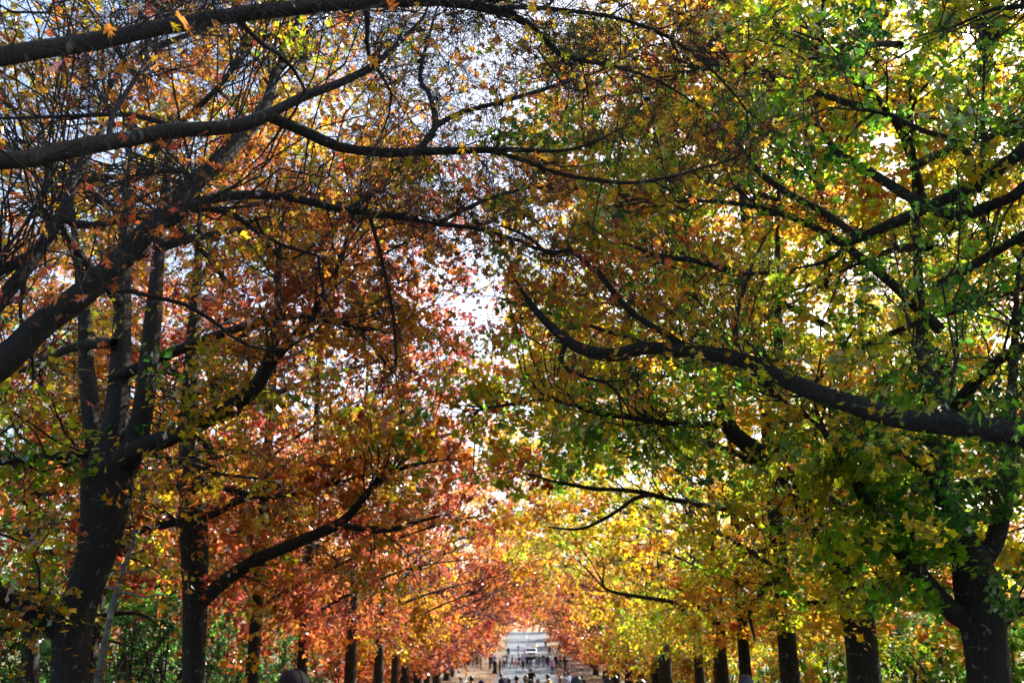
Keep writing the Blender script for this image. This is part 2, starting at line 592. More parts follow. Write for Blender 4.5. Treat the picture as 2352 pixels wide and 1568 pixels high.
def px_trunk(pts, d):
    """trunk seen in the photograph, carried down to the ground"""
    p, r = spx([(a, b, dd, w) for a, b, dd, w in pts])
    g = p[0].copy(); g[2] = ground(d) - .15
    g2 = p[0].copy(); g2[2] = ground(d) + .45
    p = np.vstack([g, g2, p]); r = np.concatenate([[r[0] * 1.45], [r[0] * 1.08], r])
    q = smooth_limb(p, r, 26, .0)
    HERO.append(q)
    return q

def keep_clear(C, rad, prob):
    """drop the leaf clusters that would hang right in front of the big limbs one can see from the road"""
    hp = np.vstack([p for p, r in HERO]); hr = np.concatenate([r for p, r in HERO])
    big = hr > .055
    hp, hr = hp[big], hr[big]
    hx, hy, hz = proj(hp)
    cx, cy, cz = proj(C)
    ok = np.ones(len(C), bool)
    for s_ in range(0, len(C), 200):
        a = slice(s_, s_ + 200)
        d2 = np.hypot(cx[a, None] - hx, cy[a, None] - hy)
        lim = (hr / hz * FPX)[None] + (.75 * rad / cz[a] * FPX)[:, None]
        ok[a] = ~((d2 < lim) & (cz[a, None] < hz[None] + .2)).any(1)
    return ok | (rng.random(len(C)) > prob)

def grad(u0, amp=.16, sc=.42, seed=0, dz=0, dx=0, c=(0, 0, 8)):
    return lambda p: u0 + amp * snoise(p, sc, seed) + dz * (p[:, 2] - c[2]) + dx * (p[:, 0] - c[0])

# ------------------------------------------------------------------ the ground, verge and road
def strip(name, xs, ds, zoff, m, xfun=None):
    X = np.array(xs, float)
    V, nx = [], len(X)
    for d in ds:
        for x in X:
            xx = x * (xfun(d) if xfun else 1.0)
            V.append((xx, d, ground(d) + zoff + (0 if xfun else bump(xx, d))))
    F = [(i * nx + j, i * nx + j + 1, (i + 1) * nx + j + 1, (i + 1) * nx + j) for i in range(len(ds) - 1) for j in range(nx - 1)]
    me = mesh_tri(name + '_mesh', np.array(V), np.array(F), m, smooth=True)
    return tag(link(name, me), kind='structure')

def road_half(d):
    return float(np.interp(d, [-60, 100, 158, 262, 300], [3.5, 3.4, 3.2, 4.6, 4.8]))
def bump(x, d):
    a = max(0.0, abs(x) - 5.5)
    return .10 * math.sin(x * .7 + d * .31) * min(1, a / 4) - .006 * min(a, 8) * 2

def ground_mat():
    m, n, l, b = mat('verge_ground')
    b.inputs['Roughness'].default_value = .95
    tc = n.new('ShaderNodeTexCoord')
    t1 = n.new('ShaderNodeTexNoise'); t1.inputs['Scale'].default_value = .35; t1.inputs['Detail'].default_value = 5
    t2 = n.new('ShaderNodeTexVoronoi'); t2.inputs['Scale'].default_value = 9
    l.new(tc.outputs['Object'], t1.inputs['Vector']); l.new(tc.outputs['Object'], t2.inputs['Vector'])
    grass = ramp(n, [(.2, (.035, .055, .012)), (.8, (.10, .105, .03))]); l.new(t2.outputs['Color'], grass.inputs[0])
    litter = ramp(n, [(.1, (.03, .016, .010)), (.5, (.07, .036, .020)), (.9, (.13, .07, .04))]); l.new(t2.outputs['Color'], litter.inputs[0])
    sp = n.new('ShaderNodeSeparateXYZ'); l.new(tc.outputs['Object'], sp.inputs[0])
    ab = n.new('ShaderNodeMath'); ab.operation = 'ABSOLUTE'; l.new(sp.outputs[0], ab.inputs[0])
    mr = n.new('ShaderNodeMapRange'); mr.inputs[1].default_value = 8; mr.inputs[2].default_value = 16; mr.inputs[3].default_value = .0; mr.inputs[4].default_value = .35
    l.new(ab.outputs[0], mr.inputs[0])
    ad = n.new('ShaderNodeMath'); ad.operation = 'ADD'; l.new(t1.outputs[0], ad.inputs[0]); l.new(mr.outputs[0], ad.inputs[1])
    st = ramp(n, [(.5, (0, 0, 0)), (.62, (1, 1, 1))]); l.new(ad.outputs[0], st.inputs[0])
    mx = n.new('ShaderNodeMix'); mx.data_type = 'RGBA'
    l.new(st.outputs[0], mx.inputs[0]); l.new(litter.outputs[0], mx.inputs[6]); l.new(grass.outputs[0], mx.inputs[7])
    l.new(mx.outputs[2], b.inputs['Base Color'])
    bp = n.new('ShaderNodeBump'); bp.inputs['Strength'].default_value = .6; bp.inputs['Distance'].default_value = .05
    l.new(t2.outputs[0], bp.inputs['Height']); l.new(bp.outputs[0], b.inputs['Normal'])
    return m

def asphalt_mat():
    m, n, l, b = mat('asphalt')
    b.inputs['Roughness'].default_value = .85
    b.inputs['Specular IOR Level'].default_value = .15
    tc = n.new('ShaderNodeTexCoord')
    t1 = n.new('ShaderNodeTexNoise'); t1.inputs['Scale'].default_value = 60; t1.inputs['Detail'].default_value = 6
    t2 = n.new('ShaderNodeTexNoise'); t2.inputs['Scale'].default_value = .5; t2.inputs['Detail'].default_value = 4
    l.new(tc.outputs['Object'], t1.inputs['Vector']); l.new(tc.outputs['Object'], t2.inputs['Vector'])
    ad = n.new('ShaderNodeMath'); ad.operation = 'ADD'; l.new(t1.outputs[0], ad.inputs[0]); l.new(t2.outputs[0], ad.inputs[1])
    r = ramp(n, [(.35, (.05, .064, .078)), (.7, (.10, .118, .135))]); 
    hf = n.new('ShaderNodeMath'); hf.operation = 'MULTIPLY'; hf.inputs[1].default_value = .5
    l.new(ad.outputs[0], hf.inputs[0]); l.new(hf.outputs[0], r.inputs[0]); l.new(r.outputs[0], b.inputs['Base Color'])
    bp = n.new('ShaderNodeBump'); bp.inputs['Strength'].default_value = .4; bp.inputs['Distance'].default_value = .01
    l.new(t1.outputs[0], bp.inputs['Height']); l.new(bp.outputs[0], b.inputs['Normal'])
    return m

DS = list(np.arange(-40, 60, 10.)) + list(np.arange(60, 300, 4.)) + list(np.arange(300, 900, 60.)) + [900.]
XS = [-900, -300, -120, -60, -40, -30, -24, -18, -14, -11, -9, -7, -5, -3, -1, 1, 3, 5, 7, 9, 11, 14, 18, 24, 30, 40, 60, 120, 300, 900]
strip('ground', XS, DS, 0, ground_mat())
ASPH = asphalt_mat()
strip('road', [-1, -.5, 0, .5, 1], [d for d in DS if d < 300], .012, ASPH, road_half)
WHITE = plain('road_paint', (.5, .5, .48), .7)
V, F = [], []
for d in np.arange(6, 290, 9.):
    k = len(V)
    for j in range(4):
        dd = d + j
        V += [(-.06, dd, ground(dd) + .020), (.06, dd, ground(dd) + .020)]
    F += [(k + 2 * j, k + 2 * j + 1, k + 2 * j + 3, k + 2 * j + 2) for j in range(3)]
tag(link('road_marking', mesh_tri('road_marking_mesh', np.array(V), np.array(F), WHITE)), kind='structure')
# leaf litter lying on the verges and blown onto the road
n_ = 9000
ld = np.concatenate([rng.uniform(70, 140, 7000), rng.uniform(4, 70, 2000)])
lx = rng.normal(0, 1, n_)
lx = np.sign(lx) * (2.9 + np.abs(rng.normal(0, 3.2, n_)))
lz = ground(ld) + .035 + np.array([bump(a, b) for a, b in zip(lx, ld)])
nz = unit(rng.normal(size=(n_, 3)) * .35 + np.array([0, 0, 1]))
a_ = rng.normal(size=(n_, 3)); y_ = unit(a_ - nz * np.sum(a_ * nz, 1, keepdims=True)); x_ = np.cross(y_, nz)
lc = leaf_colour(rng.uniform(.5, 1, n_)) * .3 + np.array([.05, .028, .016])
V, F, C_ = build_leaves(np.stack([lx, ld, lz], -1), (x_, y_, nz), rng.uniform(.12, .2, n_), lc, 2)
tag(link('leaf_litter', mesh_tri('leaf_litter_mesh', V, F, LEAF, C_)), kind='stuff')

# ------------------------------------------------------------------ the two oaks nearest the camera on the left
GA = 'oaks lining the left of the avenue'
GB = 'oaks lining the right of the avenue'
HERO = []
JOBS = []
def later(*a, **k):
    JOBS.append((a, k))
def limb_from(start, pts, wob=.03, n=None):
    p, r = spx(pts)
    if start is not None:
        p = np.vstack([np.array(start), p]); r = np.concatenate([[r[0] * 1.12], r])
    q = smooth_limb(p, r, n, wob)
    HERO.append(q)
    return q

b0 = (-8.0, 4.3, 0)
t0 = trunk(b0, 15, .38, .12, seed=1)
A = limb_from((-8.0, 4.4, 4.6), [(-700, 260, 5.2, 50), (0, 128, 6.2, 46), (190, 97, 6.6, 44), (400, 62, 7.0, 40), (600, 30, 7.3, 36), (784, 8, 7.6, 30), (1000, 5, 8, 25), (1135, 26, 8.3, 21),
     (1220, 65, 8.6, 17), (1285, 125, 8.9, 13), (1385, 148, 9.3, 9), (1500, 178, 9.6, 6), (1600, 240, 9.9, 4)])
B = limb_from((-8.0, 4.4, 3.3), [(-600, 420, 6.0, 48), (0, 370, 7.0, 44), (110, 358, 7.3, 42), (300, 320, 7.8, 39), (420, 300, 8.1, 37), (560, 285, 8.5, 36), (625, 262, 8.7, 33)])
B1 = limb_from(None, [(612, 264, 8.68, 30), (700, 302, 9, 27), (780, 338, 9.3, 25), (870, 350, 9.5, 23), (960, 350, 9.7, 21), (1130, 345, 10, 16), (1250, 345, 10.3, 10), (1330, 338, 10.5, 6), (1420, 300, 10.8, 4)])
B2 = limb_from(None, [(612, 264, 8.68, 28), (700, 220, 9, 23), (770, 195, 9.3, 20), (840, 160, 9.6, 17), (905, 110, 10, 13), (960, 60, 10.3, 9), (985, 20, 10.6, 6), (1000, -60, 11, 4)])
B3 = limb_from(None, [(955, 350, 9.7, 17), (1000, 290, 10, 15), (985, 215, 10.3, 12), (965, 180, 10.5, 11), (985, 80, 11, 7), (1010, 10, 11.3, 5)])
B4 = limb_from(None, [(1000, 292, 10, 12), (1060, 258, 10.3, 11), (1200, 222, 10.7, 10), (1320, 180, 11.1, 8), (1400, 150, 11.5, 5), (1500, 90, 11.9, 3)])
B5 = limb_from(None, [(1125, 347, 10, 13), (1200, 368, 10.2, 12), (1300, 402, 10.6, 10), (1440, 420, 11, 9), (1560, 402, 11.4, 7), (1680, 365, 11.9, 5), (1740, 320, 12.2, 3)])
B6 = limb_from(None, [(250, 330, 7.6, 16), (260, 260, 7.9, 14), (330, 150, 8.4, 10), (350, 60, 8.9, 8), (430, -60, 9.5, 5)])
B7 = limb_from(None, [(430, 300, 8.1, 13), (300, 265, 8.3, 12), (160, 265, 8.4, 9), (0, 270, 8.5, 7), (-120, 240, 8.7, 4)])
A2 = limb_from(None, [(840, 8, 7.7, 14), (845, 70, 7.9, 12), (848, 130, 8.2, 9), (900, 210, 8.6, 6), (880, 300, 9, 4)])
A3 = limb_from(None, [(1100, 20, 8.2, 12), (1250, 20, 8.5, 11), (1450, 50, 8.9, 9), (1600, 130, 9.3, 7), (1720, 260, 9.8, 5), (1690, 330, 10, 3)])
A4 = limb_from(None, [(545, 45, 7.2, 13), (600, 100, 7.6, 12), (640, 125, 7.9, 10), (700, 210, 8.4, 7), (620, 330, 8.7, 5), (560, 390, 8.9, 3)])
LBL = [A, B, B1, B2, B3, B4, B5, B6, B7, A2, A3, A4]
def patch_u(spots, u0, amp, seed):
    """leaf hue: a base with turned patches at places in the crown"""
    cs = np.array([P(a, b, d) for a, b, d, r, du in spots]); rs = np.array([s[3] for s in spots]); du = np.array([s[4] for s in spots])
    def f(p):
        w = np.exp(-np.sum((p[:, None] - cs[None]) ** 2, 2) / rs ** 2)
        return u0 + (w * du).sum(1) + amp * snoise(p, .5, seed)
    return f
cl = np.vstack([limb_clusters(LBL, 240, .55, 21, lo=.22), limb_clusters([A, B2, B6, A3, A2], 70, .7, 22)])
cl = cl[cl[:, 1] > 3.2]
later('oak_tree', 'nearest oak, standing left outside the frame, its two topmost mossy limbs crossing the upper left', GA, b0, [t0], LBL, cl, 0,
          patch_u([(60, 330, 8, 2.0, .20), (1200, 40, 8.5, 2.5, -.02)], .60, .12, 5), twigs=13, leaves=6, leaf_size=.135, rad=.62, sub=4, part_branches=110, twig_k=4, wild=True, clear=.6, tone=.8, flat=.7, droop=.05)

b1 = (-8.0, 10.5, float(ground(10.5)))
t1 = trunk(b1, 16, .42, .12, seed=2)
Cc = limb_from((-8.0, 10.5, 2.0), [(-150, 960, 10.55, 80), (0, 838, 10.7, 73), (100, 742, 10.9, 66), (200, 668, 11.1, 62), (300, 570, 11.4, 56), (390, 480, 11.8, 48), (480, 392, 12.1, 42), (560, 310, 12.5, 36), (612, 240, 13, 28), (640, 150, 13.4, 20), (680, 60, 14, 14), (700, -60, 14.6, 8)])
D = limb_from((-8.0, 10.5, 3.2), [(-80, 770, 10.8, 42), (0, 690, 11, 36), (80, 590, 11.3, 32), (150, 480, 11.7, 28), (172, 400, 12.1, 23), (235, 300, 12.6, 16), (250, 220, 13, 10), (300, 90, 13.5, 6)])
D2 = limb_from((-8.0, 10.5, 4.0), [(-60, 660, 10.9, 30), (0, 624, 11.05, 27), (50, 602, 11.2, 24), (92, 572, 11.35, 20)])
E = limb_from(None, [(140, 500, 11.6, 21), (200, 520, 11.6, 20), (270, 506, 11.6, 19), (440, 480, 11.75, 18), (505, 485, 11.8, 16), (560, 510, 12, 12), (600, 545, 12.2, 8), (650, 600, 12.4, 6), (700, 580, 12.6, 4)])
Fl = limb_from(None, [(385, 520, 11.7, 24), (440, 472, 11.9, 25), (500, 455, 12.1, 24), (580, 447, 12.4, 22), (680, 455, 12.8, 20), (760, 475, 13.1, 18), (850, 488, 13.4, 15), (1000, 515, 13.9, 12), (1100, 528, 14.2, 10), (1200, 560, 14.6, 8), (1280, 590, 15, 5)])
F2 = limb_from(None, [(845, 488, 13.4, 10), (868, 560, 13.4, 9), (885, 640, 13.4, 8), (902, 720, 13.4, 8), (912, 822, 13.4, 7)])
F3 = limb_from(None, [(230, 655, 11.15, 16), (262, 668, 11.3, 13), (300, 668, 11.4, 12), (350, 682, 11.6, 11), (425, 700, 11.9, 10), (500, 745, 12.2, 9), (560, 790, 12.5, 7), (640, 800, 12.9, 5), (720, 760, 13.2, 4)])
F4 = limb_from(None, [(585, 500, 12.2, 9), (610, 545, 12.3, 9), (680, 575, 12.5, 8), (730, 590, 12.7, 7), (735, 660, 12.8, 6), (765, 720, 13, 4)])
F5 = limb_from(None, [(330, 590, 11.4, 14), (380, 560, 11.6, 14), (410, 555, 11.8, 13), (440, 540, 12, 6)])
F6 = limb_from(None, [(430, 440, 12, 14), (440, 400, 12.1, 13), (350, 395, 12.2, 12), (300, 420, 12.3, 8), (240, 480, 12.3, 5)])
F7 = limb_from(None, [(1000, 515, 13.9, 12), (1090, 470, 14.4, 10), (1180, 440, 14.9, 8), (1260, 430, 15.4, 5)])
D3 = limb_from(None, [(60, 620, 11.25, 11), (45, 720, 11.1, 9), (70, 800, 11.1, 7), (75, 870, 11.1, 4)])
LAL = [Cc, D, D2, E, Fl, F2, F3, F4, F5, F6, F7, D3]
cl = np.vstack([limb_clusters(LAL, 190, .65, 31, lo=.25), limb_clusters([Fl, F7, E], 100, .6, 32, lo=.4),
                env_clusters(110, (-6.5, 11, 10.8), (6.5, 4.5, 5), lambda p: 4.5 + 0 * p[:, 0], lambda p: -.2 + 0 * p[:, 0], -1, seed=33)])
later('oak_tree', 'half-bare oak outside the left edge, its thick pale-flecked limb slanting up into the frame', GA, b1, [t1], LAL, cl, 0,
          patch_u([(1050, 520, 14, 2.6, .12), (150, 650, 11.5, 2.2, .13), (850, 200, 13, 2.5, -.1)], .65, .12, 6), twigs=12, leaves=9, leaf_size=.13, rad=.65, sub=3, part_branches=110, twig_k=4, wild=True, clear=.6, tone=.72, flat=.7, droop=.08)

# ------------------------------------------------------------------ left row
# first trunk in frame on the left
b2 = (P(165, 1531, 17.4)[0], 17.4, float(ground(17.4)))
t2 = px_trunk([(162, 1568, 17.4, 88), (166, 1440, 17.4, 90), (196, 1350, 17.4, 86), (226, 1250, 17.4, 100), (245, 1140, 17.4, 118), (252, 1075, 17.4, 122), (256, 1030, 17.4, 80), (270, 930, 17.5, 60), (278, 800, 17.7, 48), (284, 640, 18, 36), (290, 450, 18.4, 22), (300, 250, 18.8, 10)], 17.4)
S2 = limb_from(None, [(285, 1090, 17.4, 60), (305, 1030, 17.3, 56), (325, 960, 17.2, 52), (340, 850, 17.2, 48), (352, 720, 17.3, 40), (362, 600, 17.4, 32), (380, 430, 17.8, 20), (400, 280, 18.2, 10)], .02)
S3 = limb_from(None, [(230, 1075, 17.5, 50), (212, 980, 17.6, 46), (203, 900, 17.7, 42), (196, 800, 17.9, 36), (190, 690, 18, 28), (170, 520, 18.4, 16), (160, 380, 18.8, 8)], .02)
G = limb_from(None, [(262, 1075, 17.3, 60), (300, 1040, 17.1, 56), (325, 1028, 17, 52), (400, 1000, 16.8, 46), (475, 962, 16.6, 42), (575, 900, 16.3, 38), (625, 828, 16.2, 32), (690, 762, 16.1, 26), (742, 690, 16, 18), (775, 610, 16, 11), (800, 540, 16, 6)], .02)
G2 = limb_from(None, [(612, 840, 16.2, 30), (632, 780, 16.3, 26), (640, 700, 16.4, 20), (642, 600, 16.6, 15), (650, 500, 16.9, 8)], .02)
G3 = limb_from(None, [(150, 1470, 17.4, 55), (105, 1425, 17.2, 48), (50, 1398, 17, 44), (0, 1368, 16.8, 40), (-80, 1310, 16.5, 30), (-180, 1290, 16.2, 18)], .02)
G4 = limb_from(None, [(235, 1040, 17.5, 24), (175, 1044, 17.3, 22), (75, 1052, 17.1, 18), (0, 1062, 17, 14), (-100, 1100, 16.8, 8)], .02)
G5 = limb_from(None, [(700, 750, 16.1, 14), (740, 738, 16, 12), (800, 745, 15.9, 9), (850, 790, 15.8, 6), (900, 850, 15.7, 4)])
G6 = limb_from(None, [(330, 1040, 17, 14), (420, 1060, 16.8, 11), (500, 1090, 16.5, 9), (590, 1100, 16.2, 5)])
L2L = [G, G2, G3, G4, G5, G6] + auto_limbs(b2, 18.5, .33, 11, 5.5, 6.5, 41, 1)
cl = np.vstack([limb_clusters([G, G2, G5, G6], 130, .9, 42, lo=.3), limb_clusters([G3, G4], 70, .7, 43, lo=.1, drop=.2),
    env_clusters(460, (b2[0] + .8, 17.5, 10.6), (7.6, 6.2, 8.0), arch, gap_left, -1, hollow=.35, seed=44)])
later('oak_tree', 'first whole left oak, dark trunk forking into three stems and a long right limb', GA, b2, [t2, S2, S3], L2L, cl, 1,
          patch_u([(240, 920, 16.5, 1.9, -.40), (120, 1420, 16.5, 2, -.02), (330, 760, 17, 2.0, -.12), (50, 650, 17, 3, .12)], .58, .19, 7), twigs=8, leaves=32, leaf_size=.14, sub=1, part_branches=70, flat=.55, twig_k=3, clear=.35, tone=.68)

# second
b3 = (P(446, 1531, 23.8)[0], 23.8, float(ground(23.8)))
t3 = px_trunk([(446, 1568, 23.8, 56), (447, 1480, 23.8, 55), (448, 1390, 23.8, 60), (446, 1300, 23.8, 66), (444, 1235, 23.8, 70), (440, 1120, 23.8, 60), (436, 980, 23.9, 48), (440, 830, 24, 36), (452, 650, 24.4, 24), (460, 480, 25, 10)], 23.8)
H1 = limb_from(None, [(458, 1385, 23.8, 44), (480, 1365, 23.7, 38), (520, 1330, 23.5, 34), (600, 1280, 23.1, 31), (700, 1240, 22.8, 28), (784, 1197, 22.5, 25), (820, 1160, 22.4, 21), (855, 1118, 22.3, 16), (910, 1078, 22.2, 11), (1000, 1058, 22.1, 6)], .03)
H2 = limb_from(None, [(775, 1202, 22.5, 20), (840, 1216, 22.3, 17), (900, 1214, 22.2, 14), (950, 1200, 22.1, 10), (1010, 1185, 22, 5)], .03)
H3 = limb_from(None, [(440, 1210, 23.8, 26), (400, 1200, 23.7, 22), (365, 1208, 23.6, 18), (330, 1214, 23.5, 12), (290, 1250, 23.3, 6)], .03)
H4 = limb_from(None, [(445, 1100, 23.9, 24), (520, 1120, 23.6, 18), (600, 1140, 23.3, 14), (700, 1130, 23, 8), (760, 1110, 22.8, 5)], .03)
L3L = [H1, H2, H3, H4] + auto_limbs(b3, 19, .32, 13, 6.5, 5.0, 51, 1)
cl = np.vstack([limb_clusters([H1, H2, H4], 110, .9, 52, lo=.25), env_clusters(520, (b3[0] + .9, 24, 10.2), (7.4, 5.7, 8.8), arch, gap_left, -1, hollow=.35, seed=53)])
later('oak_tree', 'second oak trunk on the left, straight and grey with one long bare limb reaching right', GA, b3, [t3], L3L, cl, 1,
          patch_u([(850, 1000, 23, 3, -.06), (560, 1250, 24, 3, .14), (700, 700, 24, 3, -.06), (950, 750, 24, 2, .1)], .61, .18, 8), twigs=7, leaves=44, leaf_size=.155, sub=0, part_branches=60, flat=.5, rad=.75, twig_k=3, clear=.6, tone=.72)

def row_tree(sx, d, w, side, u, seed, label, grp, ncl, leaves, lod=1, amp=.14, H=17.5, dz=0., lp=300, pb=40, lean=0, extra=None, twigs=4, size=.165, parts_spots=None, clr=.45, tone=None):
    base = (P(sx, 1531, d)[0], d, float(ground(d)))
    r0 = px_r(w, np.array(base))
    t = trunk(base, base[2] + H - 1.5, r0 * 1.05, .06, (lean, 0), seed=seed)
    lim = auto_limbs((base[0], base[1], base[2]), base[2] + H, r0 * .85, 15, 5.6, 3.2, seed + 1, -side)
    if extra: lim = extra + lim
    xl = (gap_left if side < 0 else gap_right)
    c = env_clusters(ncl, (base[0] - side * 1.2, d, base[2] + .48 * H), (8.6, 5.2, .50 * H), arch, xl, side, hollow=.3, seed=seed + 2)
    if d > (34 if side > 0 else 40):
        g = np.random.default_rng(seed + 9)
        k = 90 if side > 0 else 60
        c = np.vstack([c, np.stack([side * g.uniform(4.5, 11, k), d + g.uniform(-4, 4, k), base[2] + (2.5 if side > 0 else 3.1) + 2.8 * g.random(k)], -1)])
    uf = patch_u(parts_spots, u, amp, seed) if parts_spots else grad(u, amp, .42, seed, dz, 0, (0, 0, 8))
    return later('oak_tree', label, grp, base, [t], lim, c, lod, uf, clear=clr, tone=tone or (.92 if side < 0 else 1.08), twigs=twigs, leaves=leaves, leaf_size=size, rad=.85, part_branches=pb, leaf_parts=lp, flat=.45, twig_k=3)

row_tree(580, 29.4, 36, -1, .79, 61, 'third oak trunk on the left, slim and dark, hung with red-orange leaves', GA, 480, 48, H=21, size=.18)
row_tree(693, 35.7, 30, -1, .82, 65, 'fourth oak on the left, its narrow trunk half hidden by glowing red leaves', GA, 420, 46, lod=1, lp=300, pb=25, H=20, size=.18)
row_tree(806, 45.0, 34, -1, .76, 69, 'fifth oak on the left, thick dark trunk in front of golden leaves', GA, 340, 42, lod=2, lp=300, pb=16, size=.17)
row_tree(870, 53.5, 27, -1, .66, 73, 'sixth oak on the left, dark mossy trunk just left of the brown one', GA, 300, 38, lod=2, lp=60, pb=10, size=.19)
row_tree(908, 61.0, 20, -1, .60, 77, 'seventh oak on the left, brown trunk with a sunlit right edge', GA, 280, 34, lod=2, lp=0, pb=8, size=.21)

# ------------------------------------------------------------------ right row
b4 = (8.0, 10.5, float(ground(10.5)))
t4 = trunk(b4, 16, .42, .12, seed=3)
Hh = limb_from((8.0, 10.5, 4.0), [(2600, 1030, 10.55, 66), (2450, 1012, 10.65, 62), (2352, 1000, 10.8, 58), (2218, 979, 11, 58), (2068, 964, 11.3, 51), (1943, 924, 11.6, 47), (1818, 879, 11.9, 43), (1718, 829, 12.2, 38), (1568, 804, 12.6, 33), (1474, 799, 12.9, 35), (1409, 817, 13.1, 33), (1334, 800, 13.3, 28), (1284, 768, 13.5, 24), (1240, 725, 13.8, 18), (1215, 690, 14, 12), (1180, 640, 14.3, 7)], .015)
Hb = limb_from(None, [(1580, 806, 12.55, 20), (1540, 772, 12.7, 17), (1459, 725, 12.9, 15), (1404, 665, 13.1, 14), (1379, 630, 13.2, 14), (1339, 600, 13.3, 13), (1314, 574, 13.4, 12), (1259, 580, 13.6, 11), (1219, 545, 13.8, 8), (1150, 520, 14.1, 5)], .02)
Hc = limb_from(None, [(1300, 785, 13.4, 14), (1290, 838, 13.4, 12), (1350, 868, 13.4, 9), (1410, 886, 13.4, 8), (1425, 930, 13.4, 7), (1432, 978, 13.4, 5)], .01)
Hd = limb_from(None, [(2188, 980, 11.05, 20), (2173, 938, 11.1, 17), (2150, 870, 11.3, 14), (2100, 800, 11.5, 9), (2080, 720, 11.8, 5)], .02)
He = limb_from(None, [(1700, 828, 12.25, 14), (1690, 740, 12.6, 11), (1720, 640, 13, 9), (1760, 540, 13.4, 5)], .03)
Hf = limb_from(None, [(1790, 624, 12.9, 8), (1700, 628, 12.9, 12), (1600, 600, 13, 14), (1520, 590, 13.1, 12), (1440, 560, 13.3, 8)], .02)
I_ = limb_from((8.0, 10.8, 6.2), [(2500, 240, 12.6, 40), (2352, 345, 13, 34), (2258, 412, 13.3, 31), (2143, 470, 13.6, 28), (2033, 522, 14, 26), (1960, 556, 14.4, 17), (1900, 600, 14.8, 10), (1820, 620, 15.2, 5)], .02)
J = limb_from(None, [(2275, 470, 13.3, 26), (2213, 497, 13.5, 25), (2143, 480, 13.65, 27), (2068, 440, 13.9, 25), (1998, 395, 14.1, 22), (1918, 345, 14.3, 18), (1890, 300, 14.5, 6)], .015)
J0 = limb_from((8.0, 10.8, 5.6), [(2420, 420, 12.7, 28), (2330, 450, 13, 27), (2260, 480, 13.35, 26)], .0)
K = limb_from(None, [(2240, 432, 13.35, 20), (2228, 360, 13.3, 17), (2183, 320, 13.3, 14), (2118, 300, 13.4, 12), (2018, 255, 13.6, 9), (1960, 300, 13.8, 6), (1930, 340, 14, 5)], .02)
K2 = limb_from(None, [(2250, 440, 13.35, 12), (2258, 320, 13.4, 10), (2256, 230, 13.5, 8), (2262, 120, 13.7, 5)], .02)
M_ = limb_from(None, [(1975, 548, 14.3, 18), (1900, 492, 15, 18), (1815, 447, 15.3, 17), (1740, 392, 15.6, 14), (1705, 340, 15.9, 9), (1660, 280, 16.2, 5)], .02)
Hg = limb_from((8.0, 10.3, 7.2), [(2420, -20, 10.8, 20), (2352, 12, 11, 17), (2280, 22, 11.2, 10), (2200, 60, 11.4, 5)], .02)
L4L = [Hh, Hb, Hc, Hd, He, Hf, I_, J, J0, K, K2, M_, Hg]
cl = np.vstack([limb_clusters([Hb, Hf, Hh], 90, .6, 81, lo=.3), limb_clusters([Hh, Hd, He], 90, .75, 82, lo=.05),
                limb_clusters([I_, J, K, K2, M_], 100, .7, 83, lo=.1),
                env_clusters(250, (7.4, 12.0, 10.2), (6.4, 5.0, 6.2), lambda p: 4.7 + 0 * p[:, 0], lambda p: 4.4 + 0 * p[:, 0], 1, seed=84)])
later('oak_tree', 'oak past the right edge, its thick limb reaching left to red leaves', GB, b4, [t4], L4L, cl, 0,
          patch_u([(1300, 620, 13.5, 3.0, .50), (1850, 560, 13.5, 2.2, -.08), (2000, 900, 11.5, 1.5, .18), (1650, 650, 13, 1.6, .18)], .24, .14, 9), twigs=9, leaves=24, leaf_size=.135, rad=.65, sub=1, part_branches=100, twig_k=4, wild=True, clear=.4, tone=1.12, flat=.6)

b5 = (P(2270, 1531, 17.0)[0], 17.0, float(ground(17)))
b5 = b5
t5 = px_trunk([(2272, 1568, 17, 104), (2264, 1480, 17, 104), (2255, 1410, 17, 112), (2240, 1330, 17, 106), (2225, 1270, 17, 84), (2190, 1200, 17, 64), (2158, 1120, 17, 52), (2140, 1000, 17.1, 42), (2125, 850, 17.3, 34), (2110, 650, 17.6, 24), (2100, 400, 18, 14), (2090, 180, 18.3, 7)], 17)
R1a = limb_from(None, [(2225, 1425, 17, 64), (2183, 1400, 16.9, 52), (2120, 1328, 16.7, 46), (2068, 1262, 16.5, 42), (2018, 1199, 16.3, 36), (1990, 1150, 16.2, 30), (1940, 1060, 16, 20), (1880, 980, 15.8, 11), (1800, 920, 15.6, 6)], .02)
R1b = limb_from(None, [(2285, 1430, 17, 56), (2320, 1402, 16.9, 46), (2360, 1388, 16.8, 40), (2450, 1350, 16.6, 26), (2550, 1330, 16.3, 14)], .02)
R1c = limb_from(None, [(2248, 1300, 17, 50), (2290, 1230, 17.1, 44), (2310, 1120, 17.3, 36), (2320, 980, 17.6, 28), (2330, 800, 18, 18), (2340, 600, 18.5, 9)], .02)
R1d = limb_from(None, [(2150, 1105, 17, 22), (2100, 1060, 16.7, 16), (2000, 1030, 16.4, 11), (1900, 1000, 16.1, 6)], .03)
L5L = [R1a, R1b, R1d] + auto_limbs(b5, 20.5, .36, 16, 6.6, 4.5, 91, -1)
cl = np.vstack([limb_clusters([R1a, R1d], 80, .8, 92, lo=.35), env_clusters(210, (b5[0] + .5, 17.2, 14.2), (6.5, 4.5, 4.5), lambda p: 9 + 0 * p[:, 0], lambda p: 1.0 + 0 * p[:, 0], 1, seed=94), env_clusters(700, (b5[0] - .8, 17.5, 10.6), (7.8, 5.8, 9.0), arch, lambda p: gap_right(p) + 1.6, 1, hollow=.35, seed=93)])
